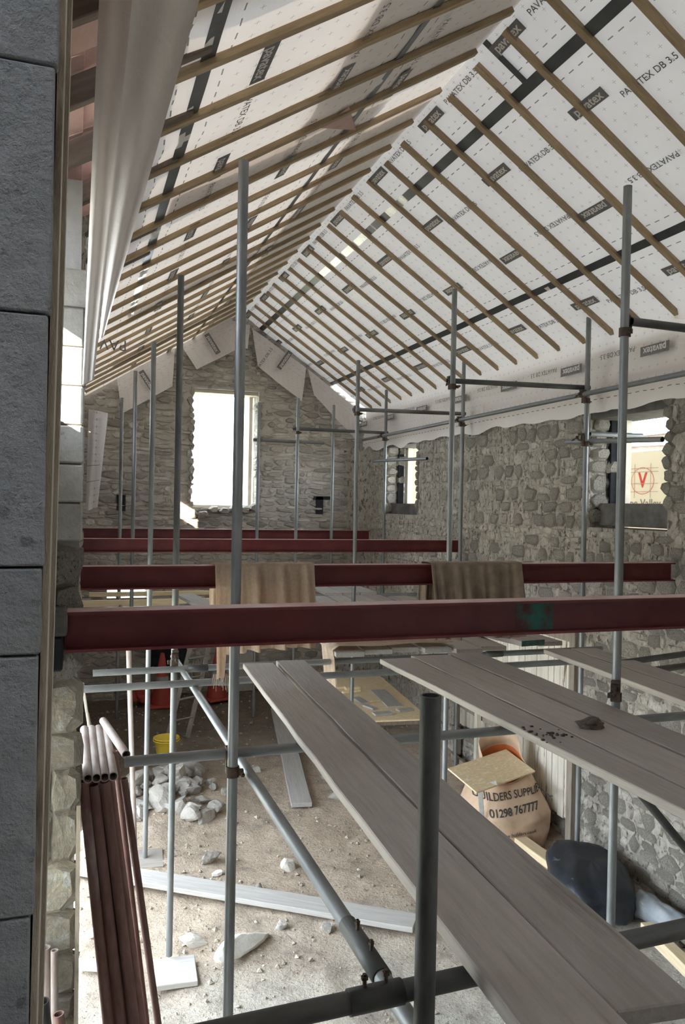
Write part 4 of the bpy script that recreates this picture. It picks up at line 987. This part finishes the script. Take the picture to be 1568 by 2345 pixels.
# aluminium ladder section leaning
ld = empty('ladder', (1.22, 10.75, gz(1.22, 10.75))); tag(ld, 'dull aluminium ladder with holed stiles leaning towards the gable', 'ladder')
top = Vector((.62, 1.15, 1.75))
for k, off in enumerate((Vector((0, 0, 0)), Vector((.30, .16, 0)))):
    d = top.normalized(); q = plank('stile', off, off + top, .07, .025, 'ladder', None, None, None, up=(.45, -.85, .3)); q.parent = ld
for k in range(1, 7):
    a = top * (k / 7); mb = MB(); mb.tube(a + Vector((0, 0, -.01)), a + Vector((.30, .16, -.01)), .014, 10); mb.build('rung', MT['ladder'], ld)
me = bevel(MB().box((0, 0, 0), (.5, .03, .9)).mesh('sheet'), .004); o = obj('plaster_sheet', me, MT['block'], None, False, (2.62, 12.75, gz(2.6, 12.7, .45))); o.rotation_euler = (.12, 0, .1); tag(o, 'grey sheet leaning on the gable right of the right cone', 'sheet')

# OSB bench under the far platform
ob = empty('work_bench', (3.6, 9.3, gz(3.6, 9.3))); tag(ob, 'strand board bench strewn with offcuts below the far platform', 'bench')
bz_ = H0 - 2.42
def bl(nm, c, d, mt, rz=0):
    me = bevel(MB().box((0, 0, 0), d).mesh(nm), .002); o = obj(nm, me, MT[mt], ob); o.location = Vector(c) - ob.location; o.rotation_euler = (0, 0, rz); return o
bl('bench_top', (3.62, 9.45, bz_ - .009), (.80, 2.6, .018), 'osb', -.12)
for (x, y) in ((3.18, 8.3), (3.82, 8.22), (3.42, 10.6), (4.05, 10.55)):
    h = bz_ - .018 - gz(x, y); bl('leg', (x, y, gz(x, y) + h / 2), (.05, .07, h), 'timber_old')
bl('rail', (3.5, 8.32, bz_ - .06), (.6, .04, .08), 'timber_old', -.12)
rg = random.Random(6)
for k, (x, y, w, d, h, rz, mt, lb) in enumerate(((3.42, 9.75, .34, .07, .03, .1, 'timber', 'long orange offcut at the back of the bench'), (3.47, 9.66, .20, .10, .035, .0, 'osb', 'short thick offcut on the bench beside the long one'), (3.40, 9.50, .25, .05, .025, .1, 'osb', 'narrow offcut on the bench before the orange one'),
      (3.72, 9.1, .20, .85, .012, -.12, 'board_pale', 'large pale sheet offcut lying along the bench'), (3.36, 9.05, .10, .30, .02, .05, 'board_pale', 'grey offcut on the left of the bench'), (3.50, 8.98, .18, .05, .02, .1, 'osb', 'small stick across the middle of the bench'),
      (3.36, 8.72, .07, .2, .02, .3, 'board_pale', 'narrow grey offcut near the bench edge'), (3.40, 8.42, .22, .12, .02, .0, 'board_pale', 'pinkish square offcut at the near end of the bench'), (3.72, 8.50, .2, .10, .02, .1, 'board_pale', 'pale offcut at the near right of the bench'))):
    me = bevel(MB().box((0, 0, 0), (w, d, h)).mesh('wood_offcut'), .002); o = obj('wood_offcut', me, MT[mt], None, False, (x, y, bz_ + h / 2 + .001)); o.rotation_euler = (0, 0, rz); tag(o, lb, 'offcut', 'wood offcuts on the bench')
for k, (x, y, z, rz, lb) in enumerate(((3.52, 7.75, .62, .5, 'upper brown timber block under the bench end'), (3.66, 7.65, .52, -.3, 'lower brown timber block under the bench end'))):
    me = bevel(MB().box((0, 0, 0), (.10, .26, .10)).mesh('timber_block'), .006); o = obj('timber_block', me, MT['osb'], None, False, (x, y, gz(x, y, .05 + .1 * (1 - k)))); o.rotation_euler = (0, 0, rz); tag(o, lb, 'timber')

# boarded partition along the right wall
pt = empty('plank_partition', (4.74, 7.9, 0)); tag(pt, 'flaking white boarded partition standing along the right wall', 'partition')
def pl(nm, c, d, mt, rx=0):
    me = bevel(MB().box((0, 0, 0), d).mesh(nm), .003); o = obj(nm, me, MT[mt], pt); o.location = Vector(c) - pt.location; o.rotation_euler = (rx, 0, 0); return o
rg = random.Random(14); y = 6.72
while y < 9.1:
    w = rg.uniform(.095, .135); b0 = .35 + .0 * y + (.35 if y > 7.9 else 0) + rg.uniform(-.02, .02); t0 = 2.25 + rg.uniform(-.02, .02)
    pl('plank', (4.765 + rg.uniform(-.004, .004), y + w / 2, (b0 + t0) / 2), (.022, w - .006, t0 - b0), 'white_plank'); y += w
pl('post', (4.74, 6.66, 1.2), (.07, .09, 2.3), 'timber_old'); pl('post', (4.74, 9.14, 1.2), (.07, .09, 2.3), 'timber_old')
pl('post', (4.60, 8.35, .75), (.06, .06, 1.1), 'frame')
for (z0, rx) in ((.98, 0), (.62, 0), (.25, 0)): pl('rail', (4.67, 8.45, z0), (.05, 1.35, .07), 'timber_old', .04)
pl('rail', (4.77, 7.9, 2.2), (.05, 2.5, .09), 'timber_old')

# builders bag with its lettering
bgx, bgy = 4.32, 7.18; bg0 = gz(bgx, bgy, .0)
bag = empty('builders_bag', (bgx, bgy, bg0)); tag(bag, 'slumped builders sack with black lettering against the white partition', 'sack')
mb = MB(); nu, nv = 48, 26
for j in range(nv + 1):
    t = j / nv; z = .74 * t
    for i in range(nu):
        a = 6.28318 * i / nu; c, s_ = math.cos(a), math.sin(a); q = (abs(c) ** 3.2 + abs(s_) ** 3.2) ** (-1 / 3.2)
        R_ = (.355 + .07 * math.sin(t * 2.6) - .17 * max(0, t - .45) / .55) * q * (1 + .05 * fn(c * 2.2, s_ * 2.2, t * 4) + .025 * fn(c * 6, s_ * 6, t * 9))
        zz = z * (1 + .22 * (c * .35 + s_ * .8) * t) * (1 - .12 * (1 - t) * t)
        mb.v.append((R_ * c, R_ * s_ + .10 * t, zz))
for j in range(nv):
    for i in range(nu): mb.f.append((j * nu + i, j * nu + (i + 1) % nu, (j + 1) * nu + (i + 1) % nu, (j + 1) * nu + i))
mb.f.append(tuple(range(nu - 1, -1, -1)))
body = mb.build('bag_body', MT['sack'], bag, True); md = body.modifiers.new('t', 'SOLIDIFY'); md.thickness = .004; md.offset = -1
mb2 = MB(); n0 = nu
for j in (0, 1, 2):
    for i in range(nu):
        v_ = Vector(mb.v[nv * nu + i]); k = (.985, .93, .5)[j]; mb2.v.append((v_.x * k, (v_.y - .1) * k + .1, v_.z - (.005, .10, .20)[j]))
for j in range(2):
    for i in range(nu): mb2.f.append((j * nu + i, j * nu + (i + 1) % nu, (j + 1) * nu + (i + 1) % nu, (j + 1) * nu + i))
mb2.f.append(tuple(2 * nu + i for i in range(nu))); mb2.build('bag_inside', MT['sack_in'], bag, True)
lip = MB()
for i in range(nu):
    v_ = Vector(mb.v[nv * nu + i]); s_ = v_.y; h = .10 + .10 * max(0, s_ / .35) + .03 * fn(v_.x * 6, v_.y * 6)
    lip.v += [tuple(v_), (v_.x * 1.02, v_.y * 1.04, v_.z + (h if s_ > .12 else .012))]
for i in range(nu): a = 2 * i; b = 2 * ((i + 1) % nu); lip.f.append((a, b, b + 1, a + 1))
o = lip.build('bag_rim', MT['sack'], bag, True); md = o.modifiers.new('t', 'SOLIDIFY'); md.thickness = .005
bvh = BVHTree.FromPolygons([Vector(q) for q in mb.v], mb.f[:-1])
def bag_text(body_, size, ctr_a, z, bold=.001, tilt=.0):
    me = text_mesh(body_, size, bold=bold); dirn = Vector((math.cos(ctr_a), math.sin(ctr_a), 0)); run = Vector((-dirn.y, dirn.x, 0))
    bm = bmesh.new(); bm.from_mesh(me); bmesh.ops.subdivide_edges(bm, edges=[e for e in bm.edges if e.calc_length() > .02], cuts=1); bm.to_mesh(me); bm.free()
    for q in me.vertices:
        w = run * q.co.x + Vector((0, 0, z + q.co.y + tilt * q.co.x)); hit = bvh.ray_cast(w + dirn * 1.5 + Vector((0, .05, 0)), -dirn)
        q.co = (hit[0] + dirn * .009) if hit[0] else w + dirn * .4
    me.materials.append(MT['ink']); obj('printed_word', me, None, bag)
fa = math.atan2(-7.3, -2.2)
bag_text('BUILDERS SUPPLIES', .085, fa, .52, .001, .10); bag_text('01298 767777', .092, fa + .05, .40, .0018, .10); bag_text('www.builders.co.uk', .05, fa + .1, .19, .0005, .08)
for k, (p0, p1) in enumerate((((-.43, -.20, .60), (-.42, -.30, .05)), ((-.44, -.20, .63), (-.30, -.30, .70)))):
    q = plank('strap', p0, p1, .05, .006, 'strap', None, None, None, up=(-.4, -.9, .2)); q.parent = bag
me = bevel(MB().box((0, 0, 0), (.86, .42, .018)).mesh('strand_board_offcut'), .002); o = obj('strand_board_offcut', me, MT['osb'], None, False, (4.10, 7.12, bg0 + .74)); o.rotation_euler = (.30, -.06, .30); tag(o, 'strand board offcut lying on top of the builders sack', 'board')
for k, (dx, dz, lb) in enumerate(((0, .16, 'upper fresh yellow timber lying in front of the builders sack'), (-.05, .08, 'lower fresh yellow timber lying in front of the builders sack'))):
    plank('timber_length', (4.33 + dx - .12, 7.35, gz(4.3, 7.0, dz + .04)), (4.36 + dx, 5.65, gz(4.3, 6.0, dz)), .14, .07, 'timber', lb, cat='timber')
# dark plastic bundle, cloudy sheet, timbers at the lower right
mb = MB(); nu, nv = 40, 22
for j in range(nv + 1):
    t = math.pi * j / nv
    for i in range(nu):
        a = 6.28318 * i / nu; c, s_ = math.cos(a), math.sin(a); st_ = math.sin(t) ** .55; q = (abs(c) ** 2.8 + abs(s_) ** 2.8) ** (-1 / 2.8)
        sm = math.sin(t) ** 2; w = 1 + .09 * sm * fn(c * 2, s_ * 2, t * 2) + .07 * sm * fn(c * 5, s_ * 5, t * 4) + .03 * sm * fn(c * 13, s_ * 13, t * 9)
        z = math.copysign(abs(math.cos(t)) ** .6, math.cos(t)) * .185
        mb.v.append((.34 * q * st_ * c * w, .50 * q * st_ * s_ * w, z * (1 + .25 * fn(q * st_ * c * 2.2, q * st_ * s_ * 2.2, 5) + .10 * fn(st_ * c * 6, st_ * s_ * 2, 8))))
for j in range(nv):
    for i in range(nu): mb.f.append((j * nu + i, j * nu + (i + 1) % nu, (j + 1) * nu + (i + 1) % nu, (j + 1) * nu + i))
o = mb.build('plastic_bundle', MT['plastic_black'], None, True); o.location = (4.33, 5.80, gz(4.4, 5.8, .19)); o.rotation_euler = (.05, .06, -.36); tag(o, 'dusty black plastic bundle on the earth behind the right pole', 'bundle')
mb = MB()
for j in range(15):
    for i in range(20):
        a = math.pi * 1.3 * i / 19 - .3; s_ = j / 14; r = .11 + .03 * fn(i * .4, j * .5) - .03 * s_
        mb.v.append((r * math.cos(a), -.75 * s_, r * math.sin(a) + .02))
for j in range(14):
    for i in range(19): a = j * 20 + i; mb.f.append((a, a + 1, a + 21, a + 20))
o = mb.build('plastic_sheet', MT['plastic_clear'], None, True); md = o.modifiers.new('t', 'SOLIDIFY'); md.thickness = .003; o.location = (4.56, 5.42, gz(4.6, 5.2, .06)); o.rotation_euler = (0, 0, .15); tag(o, 'rolled cloudy plastic sheet in front of the black bundle', 'plastic')
plank('timber_length', (4.40, 5.15, gz(4.4, 5.1, .16)), (4.22, 3.9, gz(4.2, 4, .14)), .10, .09, 'timber', 'bright cut timber at the right edge, nearer of two', cat='timber')
plank('timber_length', (4.60, 5.2, gz(4.6, 5.1, .14)), (4.48, 3.9, gz(4.5, 4, .14)), .10, .09, 'timber_old', 'brownish timber at the right edge, behind the bright one', cat='timber')
tube('timber_stick', (4.42, 5.62, gz(4.4, 5.6, .28)), (4.5, 5.3, gz(4.5, 5.3, .16)), 'frame', 'thin pale stick below the black bundle', r=.011, hollow=False, cat='stick')
rg = random.Random(91)
for k in range(22):
    x, y = rg.uniform(4.45, 4.72), rg.uniform(3.9, 6.6); s_ = rg.uniform(.03, .07)
    o = rock((x, y, gz(x, y, s_ * .4)), (s_, s_, s_ * .7), 'rock', 900 + k); tag(o, 'small stone fallen at the foot of the right wall', 'stone', 'stones at the right wall')
